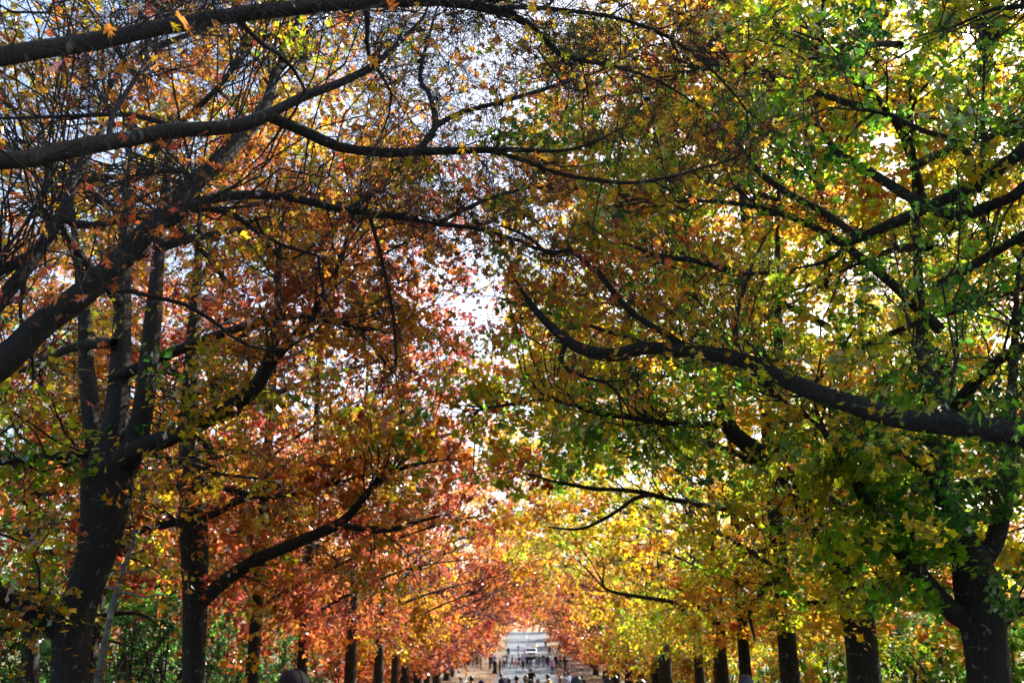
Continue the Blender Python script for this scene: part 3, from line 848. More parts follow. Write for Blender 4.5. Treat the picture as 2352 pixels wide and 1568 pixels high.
later('oak_tree', 'rightmost whole oak, broad dark trunk forking under green and yellow leaves at lower right', GB, b5, [t5, R1c], L5L, cl, 1,
          patch_u([(2200, 650, 15.5, 4.0, -.18), (2000, 1000, 16, 2, .02), (2150, 120, 17, 3, .06), (1900, 560, 15, 2.5, -.06), (1750, 700, 16, 2.2, .06), (2250, 950, 16, 2.5, -.12), (1800, 200, 17, 3.5, .10), (1500, 260, 17, 4.5, .16)], .32, .15, 10), twigs=6, leaves=62, leaf_size=.15, sub=0, part_branches=60, flat=.45, rad=.75, twig_k=3, clear=.35, tone=1.12)

b6 = (P(1985, 1531, 22.4)[0], 22.4, float(ground(22.4)))
t6 = px_trunk([(1986, 1568, 22.4, 80), (1978, 1480, 22.4, 76), (1966, 1400, 22.4, 84), (1958, 1360, 22.4, 84), (1925, 1290, 22.3, 56), (1880, 1220, 22.2, 50), (1830, 1130, 22, 46), (1785, 1072, 21.9, 44), (1720, 1025, 21.7, 44), (1680, 990, 21.6, 36), (1655, 965, 21.5, 26)], 22.4)
R2a = limb_from(None, [(1660, 975, 21.5, 20), (1568, 974, 21.3, 15), (1500, 966, 21.2, 13), (1434, 957, 21.1, 12), (1359, 944, 21, 11), (1299, 926, 20.9, 10), (1254, 916, 20.8, 9), (1154, 931, 20.6, 8), (1092, 946, 20.5, 6), (1090, 1010, 20.5, 4), (1088, 1080, 20.5, 3)], .01)
R2b = limb_from(None, [(1975, 1385, 22.4, 50), (2020, 1350, 22.3, 42), (2080, 1322, 22.2, 34), (2120, 1300, 22.1, 26), (2200, 1270, 22, 14)], .02)
R2c = limb_from(None, [(1790, 1078, 21.9, 34), (1800, 960, 22.1, 30), (1790, 820, 22.4, 24), (1785, 640, 22.8, 17), (1790, 420, 23.3, 10), (1800, 230, 23.8, 5)], .03)
R2d = limb_from(None, [(1700, 1010, 21.65, 26), (1640, 900, 21.9, 20), (1590, 760, 22.3, 14), (1570, 600, 22.8, 8)], .03)
L6L = [R2a, R2b, R2c, R2d] + auto_limbs(b6, 21, .34, 15, 6.8, 4.2, 101, -1)
cl = np.vstack([limb_clusters([R2a], 45, .7, 102, lo=.3), limb_clusters([R2d, R2c], 90, 1.0, 104, lo=.2), env_clusters(110, (b6[0] + 1.5, 23, 15.5), (6, 4.5, 4.5), lambda p: 10 + 0 * p[:, 0], lambda p: 2.0 + 0 * p[:, 0], 1, seed=105), env_clusters(700, (b6[0] - .8, 22.8, 10.6), (7.9, 5.6, 9.4), arch, gap_right, 1, hollow=.35, seed=103)])
later('oak_tree', 'second oak from the right, thick trunk forking low, one stem leaning over the road', GB, b6, [t6], L6L, cl, 1,
          patch_u([(1350, 1050, 21, 3.2, -.22), (1600, 1020, 21, 2.6, -.14), (1350, 330, 22, 5, .10), (1300, 150, 20, 4, .06), (1900, 1250, 22, 2.5, .05), (1650, 480, 22, 2.6, .02)], .45, .14, 11), twigs=6, leaves=62, leaf_size=.155, sub=0, part_branches=60, flat=.45, rad=.8, twig_k=3, clear=.4, tone=1.12)

ex = [limb_from(None, [(1790, 1240, 28.9, 26), (1700, 1180, 28.3, 17), (1559, 1151, 27.6, 12), (1459, 1124 + 4, 27.2, 11), (1359, 1122, 26.9, 10), (1284, 1109, 26.7, 8), (1206, 1089, 26.5, 5)], .02),
      limb_from(None, [(1500, 1136, 27.3, 10), (1459, 1144, 27.1, 10), (1409, 1179, 26.8, 9), (1334, 1214, 26.5, 7), (1259, 1209, 26.3, 4)], .02),
      limb_from(None, [(1790, 1330, 29, 22), (1765, 1340, 28.8, 17), (1735, 1380, 28.6, 14), (1722, 1410, 28.5, 11), (1735, 1470, 28.4, 5)], .01)]
row_tree(1815, 29.0, 52, 1, .45, 111, 'third oak from the right, leaning dark trunk amid gold and amber leaves', GB, 660, 56, size=.18, extra=ex, lean=-.3, H=24, amp=.15, parts_spots=[(1350, 1080, 28, 3.2, -.2), (1250, 950, 28, 2.5, -.12)])
ex = [limb_from(None, [(1640, 1400, 41, 18), (1560, 1385, 39.5, 12), (1499, 1374, 39, 11), (1434, 1364, 38.6, 9), (1389, 1350, 38.3, 7), (1384, 1318, 38.1, 4)], .02)]
row_tree(1712, 35.5, 32, 1, .47, 115, 'fourth oak from the right, paler brown trunk behind hanging amber leaves', GB, 500, 50, lp=300, pb=25, H=22, size=.19)
row_tree(1656, 41.0, 40, 1, .44, 119, 'fifth oak from the right, wide mossy trunk under golden leaves', GB, 360, 46, lod=2, pb=16, size=.165, extra=ex)
row_tree(1606, 47.5, 28, 1, .45, 123, 'sixth oak from the right, narrow dark trunk under yellow-green leaves', GB, 320, 40, lod=2, lp=60, pb=10, size=.18)
row_tree(1528, 57.0, 36, 1, .50, 127, 'seventh oak from the right, grey trunk close to the crowd', GB, 300, 36, lod=2, lp=0, pb=8, size=.2)
for a_, k_ in JOBS:
    make_tree(*a_, **k_)
print('near trees', round(time.time() - T0, 1), TRIS[0])

# ------------------------------------------------------------------ the rest of the avenue: trees of one kind copied along it
def copy_tree(o, loc, rz, label, group=None, scale=1.0):
    r = o.copy(); COL.objects.link(r)
    r.location = loc; r.rotation_euler = (0, 0, rz); r.scale = (scale,) * 3
    r['label'] = label
    if group: r['group'] = group
    for ch in list(o.children):
        c = ch.copy(); COL.objects.link(c); c.parent = r
    return r

def far_tree(d, side, u, seed, label, grp, ncl=190, leaves=34, size=.27, H=15.5, x=8.0, r0=.33):
    base = (side * x, d, float(ground(d)))
    t = trunk(base, base[2] + H - 2, r0, .06, seed=seed)
    lim = auto_limbs(base, base[2] + H, r0 * .8, 11, 5.0, 3.2, seed + 1, -side)
    c = env_clusters(ncl, (base[0] - side * 1.7, d, base[2] + 6.9), (9.4, 5.6, 7.4), arch, gap_left if side < 0 else gap_right, side, hollow=.3, seed=seed + 2)
    g = np.random.default_rng(seed + 5)
    k = ncl // 3
    hz = g.random(k) ** 1.3
    sk = np.stack([side * (4.5 + 2.6 * (1 - hz) + 4.5 * g.random(k)), d + g.uniform(-5, 5, k), base[2] + 1.2 + 3.2 * hz], -1)
    c = np.vstack([c, sk])
    return make_tree('oak_tree', label, grp, base, [t], lim, c, 2, grad(u, .10, .42, seed), tone=.72, twigs=3, leaves=leaves, leaf_size=size, rad=1.0, part_branches=0, leaf_parts=0, flat=.45, twig_k=3, cull=False)

ORD = ['eighth', 'ninth', 'tenth', 'eleventh', 'twelfth', 'thirteenth', 'fourteenth', 'fifteenth', 'sixteenth', 'seventeenth', 'eighteenth', 'nineteenth', 'twentieth']
TINT = {'crimson': 'dark red', 'salmon': 'salmon red', 'amber': 'amber', 'gold': 'golden'}
def labf(side, i, k):
    return f"{ORD[i]} oak trunk counted from the camera on the {'left' if side < 0 else 'right'}, {TINT[k]} leaves"
LABX = {-1: 'far avenue oak on the left verge behind the crowd, up the rising road',
        1: 'far avenue oak on the right verge behind the crowd, up the rising road'}
GF = {-1: 'distant left avenue oaks before the crowd', 1: 'distant right avenue oaks before the crowd'}
GX = {-1: 'far left avenue oaks beyond the crowd', 1: 'far right avenue oaks beyond the crowd'}
PR = {}
for k_, u_, s_, sd, d_, i_ in (('crimson', .90, 201, -1, 77., 1), ('salmon', .76, 211, -1, 69., 0), ('amber', .60, 221, 1, 73., 1), ('gold', .46, 231, 1, 65., 0)):
    PR[k_] = [far_tree(d_, sd, u_, s_, labf(sd, i_, k_), GF[sd]), sd]
def far_row(items, side, lab, grp, prs, i0=None):
    for i, (d, k_) in enumerate(items):
        o, sd = prs[k_][:2]
        rz = (0 if sd == side else math.pi) + random.uniform(-.45, .45)
        copy_tree(o, (side * (8 + random.uniform(-.3, .3)), d, float(ground(d))), rz, lab[side] if i0 is None else labf(side, i0 + i, k_), grp[side], random.uniform(.93, 1.05))
far_row([(86, 'crimson'), (95, 'salmon'), (105, 'salmon'), (115, 'crimson')], -1, None, GF, PR, 2)
far_row([(81, 'gold'), (90, 'amber'), (99, 'salmon'), (109, 'amber'), (118, 'crimson')], 1, None, GF, PR, 2)
PX = {}
for k_, u_, s_, d_ in (('crimson', .93, 241, 140), ('salmon', .84, 251, 150)):
    PX[k_] = [far_tree(float(d_), -1, u_, s_, LABX[-1], GX[-1], ncl=230, leaves=26, size=.42), -1, False]
far_row([(162, 'salmon'), (176, 'crimson'), (192, 'salmon'), (212, 'salmon'), (236, 'crimson'), (262, 'salmon'), (290, 'crimson')], -1, LABX, GX, PX)
far_row([(131, 'salmon'), (143, 'salmon'), (156, 'crimson'), (172, 'salmon'), (190, 'salmon'), (212, 'crimson'), (238, 'salmon'), (265, 'salmon'), (292, 'salmon')], 1, LABX, GX, PX)

# trees standing behind the two rows
def wood_tree(name, base, u, seed, label, grp, H=15., rx=5.5, ncl=170, leaves=40, size=.21, z0=2.6, zlow=2.4, r0=.24, lean=0., bark=BARK, amp=.10, cat='tree', zc=.56):
    base = (base[0], base[1], float(ground(base[1])))
    t = trunk(base, base[2] + H * .92, r0, .05, (lean, 0), seed=seed)
    lim = auto_limbs(base, base[2] + H, r0, 11, rx * .9, z0, seed + 1, 0)
    for p, r in lim: p[:, 0] += lean * (p[:, 2] - base[2]) / H
    gz = base[2]
    c = env_clusters(ncl, (base[0] + lean * .6, base[1], gz + H * zc), (rx, rx, H * .47), lambda p: gz + zlow + 0 * p[:, 0], hollow=.3, seed=seed + 2)
    return make_tree(name, label, grp, base, [t], lim, c, 2, grad(u, amp, .42, seed), twigs=3, leaves=leaves, leaf_size=size, rad=1.0, part_branches=0, leaf_parts=0, flat=.5, twig_k=3, cull=False, bark=bark, cat=cat)

GWL = 'trees behind the left row'; GWR = 'trees behind the right row'
def lw(k): return {'orange': 'rust-orange', 'red': 'red-leaved', 'olive': 'olive-green', 'gold': 'golden-leaved', 'salmon': 'salmon-orange', 'lime': 'bright yellow-green'}[k] + ' woodland tree in the mass behind the ' + ('left' if k in ('orange', 'red', 'olive') else 'right') + ' row of oaks'
W = {'orange': wood_tree('woodland_tree', (-17, 44, 0), .66, 301, lw('orange'), GWL, H=20, ncl=210, leaves=50), 'red': wood_tree('woodland_tree', (-18.5, 41, 0), .80, 305, lw('red'), GWL, H=19, ncl=200, leaves=48),
     'olive': wood_tree('woodland_tree', (-17, 30, 0), .14, 309, lw('olive'), GWL, H=17, rx=6.5),
     'gold': wood_tree('woodland_tree', (23, 34, 0), .44, 313, lw('gold'), GWR, H=24, rx=6.4, ncl=250, leaves=58, zlow=1.2), 'salmon': wood_tree('woodland_tree', (23.5, 42, 0), .66, 317, lw('salmon'), GWR, H=24, rx=6.4, ncl=250, leaves=58, zlow=1.0),
     'lime': wood_tree('woodland_tree', (27, 21, 0), .30, 321, lw('lime'), GWR, H=23, rx=6.2, ncl=250, leaves=58, zlow=1.4)}
for x, d, k_ in [(-19, 20, 'olive'), (-23, 27, 'orange'), (-20, 35, 'orange'), (-16.5, 52, 'orange'), (-20, 62, 'red'), (-17, 73, 'orange'), (-19, 86, 'red'), (-17, 100, 'red'), (-28, 38, 'olive'), (-24, 50, 'olive'), (-34, 58, 'olive'), (-28, 75, 'olive'), (-40, 46, 'olive'),
                 (-26, 95, 'orange'), (-19, 118, 'red'), (-30, 120, 'olive'), (-25, 140, 'red'), (-18, 160, 'orange'), (-48, 80, 'olive'), (-20, 185, 'red'), (-20, 215, 'orange'), (-20, 245, 'red')]:
    copy_tree(W[k_], (x, d, float(ground(d))), random.uniform(0, 6.28), lw(k_), GWL, random.uniform(.85, 1.1))
for x, d, k_ in [(24, 13, 'lime'), (24, 20, 'gold'), (23, 27, 'salmon'), (23.5, 51, 'gold'), (25, 61, 'salmon'), (23.5, 72, 'gold'), (24, 85, 'salmon'), (23, 99, 'gold'), (31, 34, 'gold'), (32, 48, 'lime'), (34, 66, 'gold'), (30, 82, 'lime'), (30, 25, 'gold'), (31, 17, 'salmon'),
                 (30, 105, 'salmon'), (22, 118, 'gold'), (25, 138, 'salmon'), (18, 160, 'gold'), (44, 60, 'lime'), (20, 185, 'salmon'), (20, 215, 'gold'), (20, 245, 'salmon'), (38, 28, 'gold'), (39, 40, 'lime')]:
    copy_tree(W[k_], (x, d, float(ground(d))), random.uniform(0, 6.28), lw(k_), GWR, random.uniform(.9, 1.12))
wood_tree('conifer_tree', (15.5, 43.5, 0), -.05, 331, 'dark blue-green conifer glimpsed between the two rightmost trunks', None, H=11, rx=2.6, ncl=170, leaves=60, size=.16, z0=1, zlow=.4, amp=.03, zc=.5)
wood_tree('woodland_tree', (-11.8, 21.5, 0), .62, 335, 'dark slanting trunk at the lower left corner, leftmost of a group', GWL, H=11, rx=3.5, ncl=60, leaves=20, z0=4.5, zlow=5, r0=.20, lean=-3.2)
wood_tree('woodland_tree', (-12.2, 26, 0), .45, 339, 'second dark trunk from the lower left corner, leaning left', GWL, H=12, rx=3.5, ncl=60, leaves=20, z0=4.5, zlow=5, r0=.28, lean=-1.2)
wood_tree('woodland_tree', (-11.6, 27.5, 0), .36, 343, 'narrow upright trunk with yellow leaves between the corner trunks and the first oak', GWL, H=11, rx=2.5, ncl=60, leaves=24, z0=3.0, zlow=2.8, r0=.24, lean=.2)
wood_tree('sapling_tree', (P(209, 1531, 20.5)[0], 20.5, 0), .5, 347, 'slim pale pole-like trunk leaning right, just behind the first left oak', None, H=5.2, rx=1.3, ncl=16, leaves=10, size=.15, z0=3.2, zlow=3.4, r0=.10, lean=.55, bark=BARKP)

# ------------------------------------------------------------------ evergreen shrubs between the left trunks
def shrub(base, w, h, u, seed, label, grp, n=70, leaves=60, size=.15):
    g = np.random.default_rng(seed)
    base = (base[0], base[1], float(ground(base[1])))
    lim = []
    for i in range(7):
        a = i * 2.4 + g.uniform(-.3, .3); t = np.linspace(0, 1, 8); L = w * .7 * g.uniform(.6, 1)
        lim.append((np.stack([base[0] + np.cos(a) * L * t ** 1.3, base[1] + np.sin(a) * L * t ** 1.3, base[2] + h * .75 * t ** .8], -1), .035 * (1 - .8 * t) + .004))
    t = np.linspace(0, 1, 8)
    tr = (np.stack([base[0] + 0 * t, base[1] + 0 * t, base[2] + h * .8 * t], -1), .06 * (1 - .8 * t) + .004)
    gz = base[2]
    c = env_clusters(n, (base[0], base[1], gz + h * .5), (w, w, h * .55), lambda p: gz + .1 + 0 * p[:, 0], hollow=.4, seed=seed)
    return make_tree('shrub', label, grp, base, [tr], lim, c, 2, grad(u, .06, .6, seed), twigs=3, leaves=leaves, leaf_size=size, rad=.6, part_branches=0, leaf_parts=0, flat=.7, twig_k=3, cull=False, cat='shrub')
GS = 'evergreen shrubs behind the left trunks'
def ls(sx, d):
    w = 'left of the first oak trunk' if sx < 120 else 'between the first and second left oak trunks' if sx < 445 else 'between the second and third left oak trunks' if sx < 578 else 'right of the third left oak trunk'
    z = 'nearest' if d < 34 else 'near' if d < 37 else 'fairly near' if d < 39 else 'middle-distance' if d < 45 else 'far' if d < 60 else 'farthest'
    return f'{z} dark evergreen shrub in the thicket {w}'
sh = [shrub((P(300, 1531, 33)[0], 33, 0), 3.0, 5.2, .05, 401, ls(300, 33), GS), shrub((P(380, 1531, 31)[0], 31, 0), 2.6, 4.2, .09, 405, ls(380, 31).replace('nearest', 'frontmost'), GS)]
for i, (sx, d, s_) in enumerate([(240, 36, 1.1), (520, 40, 1.0), (345, 42, 1.5), (640, 58, 1.0), (450, 48, 1.5), (150, 38, 1.0), (60, 40, 1.1), (560, 66, 1.3), (270, 52, 1.6), (-40, 36, 1.2)]):
    copy_tree(sh[i % 2], (P(sx, 1531, d)[0], d, float(ground(d))), i * 1.3, ls(sx, d), GS, s_)
GS2 = 'low shrubs behind the right trunks'
def ls2(sx, d):
    w = 'right of the rightmost oak trunk' if sx > 2270 else 'between the two rightmost oak trunks' if sx > 1985 else 'between the second and third right oak trunks' if sx > 1815 else 'left of the third right oak trunk'
    z = 'nearest' if d < 28 else 'nearer' if d < 32 else 'near' if d < 36 else 'middle-distance' if d < 50 else 'far' if d < 60 else 'farther' if d < 70 else 'farthest'
    return f'{z} leafy shrub low {w}'
sh2 = [shrub((P(1900, 1531, 38)[0], 38, 0), 2.4, 3.0, .40, 411, ls2(1900, 38), GS2), shrub((P(2100, 1531, 33)[0], 33, 0), 2.2, 3.2, .20, 415, ls2(2100, 33), GS2)]
for i, (sx, d, s_) in enumerate([(1760, 52, 1.1), (1850, 55, 1.2), (2180, 30, 1.1), (2330, 26, 1.0), (1680, 66, 1.2), (1560, 78, 1.1), (2020, 48, 1.4)]):
    copy_tree(sh2[i % 2], (P(sx, 1531, d)[0], d, float(ground(d))), i * 1.3, ls2(sx, d), GS2, s_)

GS3 = 'red bushes beside the far part of the avenue'
def ls3(side, i): return f"{['first', 'second', 'third', 'fourth', 'fifth', 'sixth', 'seventh'][i]} low {'red' if side < 0 else 'amber'} bush from the camera behind the far {'left' if side < 0 else 'right'} trunks"
sh3 = {-1: shrub((-11.5, 64, 0), 2.6, 4.6, .80, 421, ls3(-1, 0), GS3, n=80, leaves=40, size=.27), 1: shrub((11.5, 62, 0), 2.6, 4.4, .58, 425, ls3(1, 0), GS3, n=80, leaves=40, size=.27)}
for sd in (-1, 1):
    for i, d in enumerate((72, 80, 89, 98, 108, 118)):
        copy_tree(sh3[sd], (sd * (10.6 + random.uniform(-.5, 1.2)), d + sd, float(ground(d))), i * 1.7, ls3(sd, i + 1), GS3, random.uniform(.9, 1.2))

# far woods seen as one mass between and behind the trees
n_ = 26000
dd = rng.uniform(150, 420, n_)
xx = np.sign(rng.normal(size=n_)) * rng.uniform(26, 120, n_)
up = dd > 300
xx[up] = rng.uniform(-120, 120, up.sum())
hh = rng.uniform(0, 1, n_) * (11 + 3 * np.sin(xx * .3) + 2 * np.sin(dd * .2))
pp = np.stack([xx, dd, ground(dd) + hh], -1)
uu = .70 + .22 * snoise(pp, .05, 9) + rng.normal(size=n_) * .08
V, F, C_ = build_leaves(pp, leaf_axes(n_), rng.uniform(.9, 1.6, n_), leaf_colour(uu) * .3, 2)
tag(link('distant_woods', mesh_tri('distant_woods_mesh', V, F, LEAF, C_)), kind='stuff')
print('all trees', round(time.time() - T0, 1), TRIS[0])

# ------------------------------------------------------------------ people
import bmesh
def ball(c, r, nu=12, nv=8, f=None):
    V, F = [], []
    for i in range(nv + 1):
        th = math.pi * i / nv
        for j in range(nu):
            ph = 2 * math.pi * j / nu
            v = np.array([math.sin(th) * math.cos(ph), math.sin(th) * math.sin(ph), math.cos(th)])
            p = v * np.array(r)
            if f: p = f(v, p)
            V.append(np.array(c) + p)
    for i in range(nv):
        for j in range(nu):
            F.append((i * nu + j, (i + 1) * nu + j, (i + 1) * nu + (j + 1) % nu, i * nu + (j + 1) % nu))
    return np.array(V), np.array(F)

def head_shape(v, p):
    """facing +Y: narrower jaw, flatter face, a nose"""
    x, y, z = v
    p = p.copy()
    if z < 0: p[0] *= 1 - .32 * z * z; p[1] *= (1 - .10 * z * z)
    if y > 0: p[1] *= .93
    n = math.exp(-((x / .22) ** 2 + ((z + .12) / .30) ** 2)) if y > 0 else 0
    p[1] += .026 * n
    c = math.exp(-((x / .3) ** 2 + ((z + .85) / .2) ** 2)) if y > 0 else 0
    p[1] += .018 * c
    return p

def body_mesh(name, P_):
    """skinned one-surface body. P_: joint positions; returns a mesh with slots skin, top, bottom, shoes, feature"""
    J = dict(pelvis=(0, 0, .95), waist=(0, 0, 1.10), chest=(0, .0, 1.31), neck=(0, -.01, 1.47), nape=(0, .005, 1.55))
    rad = dict(pelvis=(.155, .115), waist=(.135, .10), chest=(.165, .115), neck=(.062, .06), nape=(.055, .058))
    E = [('pelvis', 'waist'), ('waist', 'chest'), ('chest', 'neck'), ('neck', 'nape')]
    for s, S in ((-1, 'l'), (1, 'r')):
        J['sho' + S] = (s * .175, 0, 1.405); rad['sho' + S] = (.068, .068)
        J['elb' + S] = P_['elb' + S]; rad['elb' + S] = (.046, .046)
        J['wri' + S] = P_['wri' + S]; rad['wri' + S] = (.030, .030)
        w, e = np.array(P_['wri' + S]), np.array(P_['elb' + S])
        J['han' + S] = tuple(w + (w - e) / np.linalg.norm(w - e) * .075); rad['han' + S] = (.040, .020)
        J['hip' + S] = (s * .092, 0, .88); rad['hip' + S] = (.098, .105)
        J['kne' + S] = P_['kne' + S]; rad['kne' + S] = (.060, .062)
        J['ank' + S] = P_['ank' + S]; rad['ank' + S] = (.042, .045)
        a = P_['ank' + S]
        J['toe' + S] = (a[0] + s * .03, a[1] + .15, max(.035, a[2] - .045)); rad['toe' + S] = (.042, .032)
        E += [('chest', 'sho' + S), ('sho' + S, 'elb' + S), ('elb' + S, 'wri' + S), ('wri' + S, 'han' + S),
              ('pelvis', 'hip' + S), ('hip' + S, 'kne' + S), ('kne' + S, 'ank' + S), ('ank' + S, 'toe' + S)]
    names = list(J)
    me = bpy.data.meshes.new('skeleton')
    me.from_pydata([J[n] for n in names], [(names.index(a), names.index(b)) for a, b in E], [])
    ob = bpy.data.objects.new('skeleton', me); COL.objects.link(ob)
    md = ob.modifiers.new('skin', 'SKIN')
    for i, n in enumerate(names):
        me.skin_vertices[0].data[i].radius = rad[n]
        me.skin_vertices[0].data[i].use_root = (n == 'pelvis')
    sb = ob.modifiers.new('sub', 'SUBSURF'); sb.levels = 1
    bpy.context.view_layer.update()
    ev = ob.evaluated_get(bpy.context.evaluated_depsgraph_get())
    em = ev.to_mesh()
    V = np.array([v.co[:] for v in em.vertices]); Fs = [tuple(p.vertices) for p in em.polygons]
    ev.to_mesh_clear()
    bpy.data.objects.remove(ob); bpy.data.meshes.remove(me)
    # material of each face from the nearest bone
    bone_m = {('neck', 'nape'): 0, ('chest', 'neck'): 1}
    A = np.array([J[a] for a, b in E]); B = np.array([J[b] for a, b in E])
    mi = []
    for f in Fs:
        c = V[list(f)].mean(0)
        t = np.clip(((c - A) * (B - A)).sum(1) / ((B - A) ** 2).sum(1), 0, 1)
        i = int(np.argmin(np.linalg.norm(A + (B - A) * t[:, None] - c, axis=1) ))
        a, b = E[i]
        if b == 'nape': m = 0
        elif b[:3] == 'han': m = 0
        elif b[:3] == 'wri': m = 0 if (P_.get('short') or t[i] > .9) else 1
        elif b[:3] == 'toe': m = 3
        elif b[:3] in ('kne', 'hip'): m = 2
        elif b[:3] == 'ank': m = 2
        elif b == 'waist': m = 2 if c[2] < 1.0 else 1
        else: m = 1
        mi.append(m)
    Vl, Fl_, Ml, off = [V], [list(f) for f in Fs], mi, len(V)
    def addm(v, f, m):
        nonlocal off
        Vl.append(v); Fl_.extend([[int(k) + off for k in q] for q in f]); Ml.extend([m] * len(f)); off += len(v)
    # head, ears, eyes, mouth
    hc = np.array([0, .022, 1.615])
    addm(*ball(hc, (.076, .098, .115), 18, 14, head_shape), 0)
    for s in (-1, 1):
        addm(*ball(hc + (s * .078, -.008, -.01), (.012, .022, .032), 8, 6), 0)
        addm(*ball(hc + (s * .030, .082, .012), (.012, .008, .007), 8, 6), 4)
    addm(*ball(hc + (0, .086, -.062), (.026, .008, .006), 8, 6), 4)
    # five tapered, curled fingers on each hand
    for S in 'lr':
        w, h = np.array(J['wri' + S]), np.array(J['han' + S])
        d = (h - w) / np.linalg.norm(h - w)
        side = np.cross(d, (0, 1, 0) if abs(d[1]) < .8 else (0, 0, 1)); side /= np.linalg.norm(side)
        curl = np.cross(d, side)
        for k, (o, ln) in enumerate(((-.030, .062), (-.010, .076), (.011, .080), (.030, .068))):
            p0 = h + side * o - d * .03
            pts = np.array([p0, p0 + d * ln * .7 + curl * .004, p0 + d * ln * 1.15 + curl * .016, p0 + d * ln * 1.45 + curl * .034])
            addm(*tubes(pts, np.array([.0105, .0098, .0088, .006]), 6), 0)
        p0 = w + d * .03 - side * .022
        pts = np.array([p0, p0 + d * .025 - side * .030, p0 + d * .055 - side * .040 + curl * .01])
        addm(*tubes(pts, np.array([.013, .011, .008]), 6), 0)
    me = bpy.data.meshes.new(name)
    me.from_pydata(np.vstack(Vl).tolist(), [], Fl_)
    for m in range(5): me.materials.append(None)
    me.polygons.foreach_set('material_index', np.array(Ml, dtype=np.int32))
    me.polygons.foreach_set('use_smooth', np.ones(len(Ml), dtype=bool))
    me.update()
    return me

def pose(el=(-.25, -.02, 1.13), wl=(-.26, .06, .88), er=(.25, -.02, 1.13), wr=(.26, .06, .88), kl=(-.10, .015, .49), al=(-.11, -.02, .085), kr=(.10, .015, .49), ar=(.11, -.02, .085), short=False):
    return dict(elbl=el, wril=wl, elbr=er, wrir=wr, knel=kl, ankl=al, kner=kr, ankr=ar, short=short)
POSES = {
    'stand': pose(), 'tee': pose(short=True),
    'walk': pose(el=(-.24, -.14, 1.14), wl=(-.24, -.02, .92), er=(.24, .10, 1.14), wr=(.22, .28, .97), kl=(-.09, .20, .52), al=(-.10, .26, .10), kr=(.09, -.10, .50), ar=(.10, -.34, .14)),
    'phone': pose(el=(-.22, .20, 1.24), wl=(-.07, .38, 1.44), er=(.22, .20, 1.24), wr=(.07, .38, 1.44)),
    'reach': pose(er=(.27, .16, 1.52), wr=(.24, .26, 1.76)),
    'front': pose(el=(-.25, .02, 1.14), wl=(-.10, .24, 1.10), er=(.25, .02, 1.14), wr=(.10, .24, 1.12)),
}
PM = {k_: body_mesh('person_' + k_, v) for k_, v in POSES.items()}
HC_ = np.array([0, .022, 1.615])
def hair_mesh(kind):
    def f(v, p):
        x, y, z = v
        p = p * 1.0
        if y > .35 and z < .45: p[1] *= .55; p[0] *= .9
        if z < -.2: p[2] = p[2] * .62
        p = p * (1 + .045 * math.sin(9 * x + 4 * z) * math.cos(7 * y) + .02 * math.sin(23 * x + 17 * y) * math.sin(19 * z))
        return p
    V, F = ball(HC_ + (0, -.014, .016), (.089, .108, .118), 18, 14, f)
    if kind == 'long':
        V2, F2 = ball(HC_ + (0, -.070, -.17), (.092, .050, .22), 14, 12)
        F = np.vstack([F, F2 + len(V)]); V = np.vstack([V, V2])
    if kind == 'bun':
        V2, F2 = ball(HC_ + (0, -.105, .085), (.045, .045, .042), 10, 8)
        F = np.vstack([F, F2 + len(V)]); V = np.vstack([V, V2])
    me = mesh_tri('hair_mesh', V, F, [], smooth=True)
    me.materials.append(None)
    return me
HM = {k_: hair_mesh(k_) for k_ in ('short', 'long', 'bun')}
def cap_mesh():
    def f(v, p):
        p = p * (1 + .012 * abs(math.sin(3 * math.atan2(v[1], v[0]))))
        if v[2] < 0: p[2] *= .12
        return p
    V, F = ball(HC_ + (0, -.006, .030), (.092, .112, .108), 36, 14, f)
    V2, F2 = ball(HC_ + (0, -.006, .140), (.011, .011, .007), 8, 6)
    b_, g_ = [], []
    n = 12
    for i in range(n + 1):
        a = math.pi * i / n
        for rr, dz in ((.088, .0), (.17, -.022)):
            for th in (0, .005):
                b_.append(HC_ + np.array([math.cos(a) * (.088 if rr < .1 else .082), .045 + math.sin(a) * (rr - .02), .028 + dz + th]))
    for i in range(n):
        k = 4 * i
        g_ += [(k, k + 4, k + 6, k + 2), (k + 1, k + 3, k + 7, k + 5), (k + 2, k + 6, k + 7, k + 3)]
    Va = np.vstack([V, V2, np.array(b_)])
    Fa = np.vstack([F, F2 + len(V), np.array(g_) + len(V) + len(V2)])
    for a in np.arange(6) * math.pi / 3 + .26:
        th = np.linspace(.05, 1.5, 10)
        q = HC_ + np.stack([.0935 * np.sin(th) * math.cos(a), -.006 + .1135 * np.sin(th) * math.sin(a), .030 + .1095 * np.cos(th)], -1)
        V3, F3 = tubes(q, np.full(10, .0028), 5)
        Fa = np.vstack([Fa, F3 + len(Va)]); Va = np.vstack([Va, V3])
    me = mesh_tri('cap_mesh', Va, Fa, [], smooth=True); me.materials.append(None)
    return me
CAPM = cap_mesh()
CC = {'black': (.012, .012, .014), 'navy': (.014, .02, .055), 'grey': (.16, .165, .17), 'dark grey': (.035, .038, .04), 'lilac': (.36, .35, .52), 'white': (.7, .7, .7), 'tan': (.40, .25, .13),
      'blue': (.22, .30, .62), 'jeans': (.06, .10, .20), 'red': (.45, .03, .03), 'olive': (.10, .075, .03), 'pink': (.45, .27, .40), 'brown': (.12, .06, .035), 'pale': (.45, .45, .55),
      'green': (.02, .045, .035), 'purple': (.16, .13, .20), 'stripe': (.22, .22, .22), 'khaki': (.36, .27, .14)}
CM = {k_: plain('cloth_' + k_.replace(' ', '_'), v, .85, noise=.18, scale=60) for k_, v in CC.items()}
SKIN = {k_: plain('skin_' + k_, v, .55, noise=.08) for k_, v in (('light', (.52, .32, .23)), ('medium', (.36, .20, .13)), ('dark', (.14, .075, .045)))}
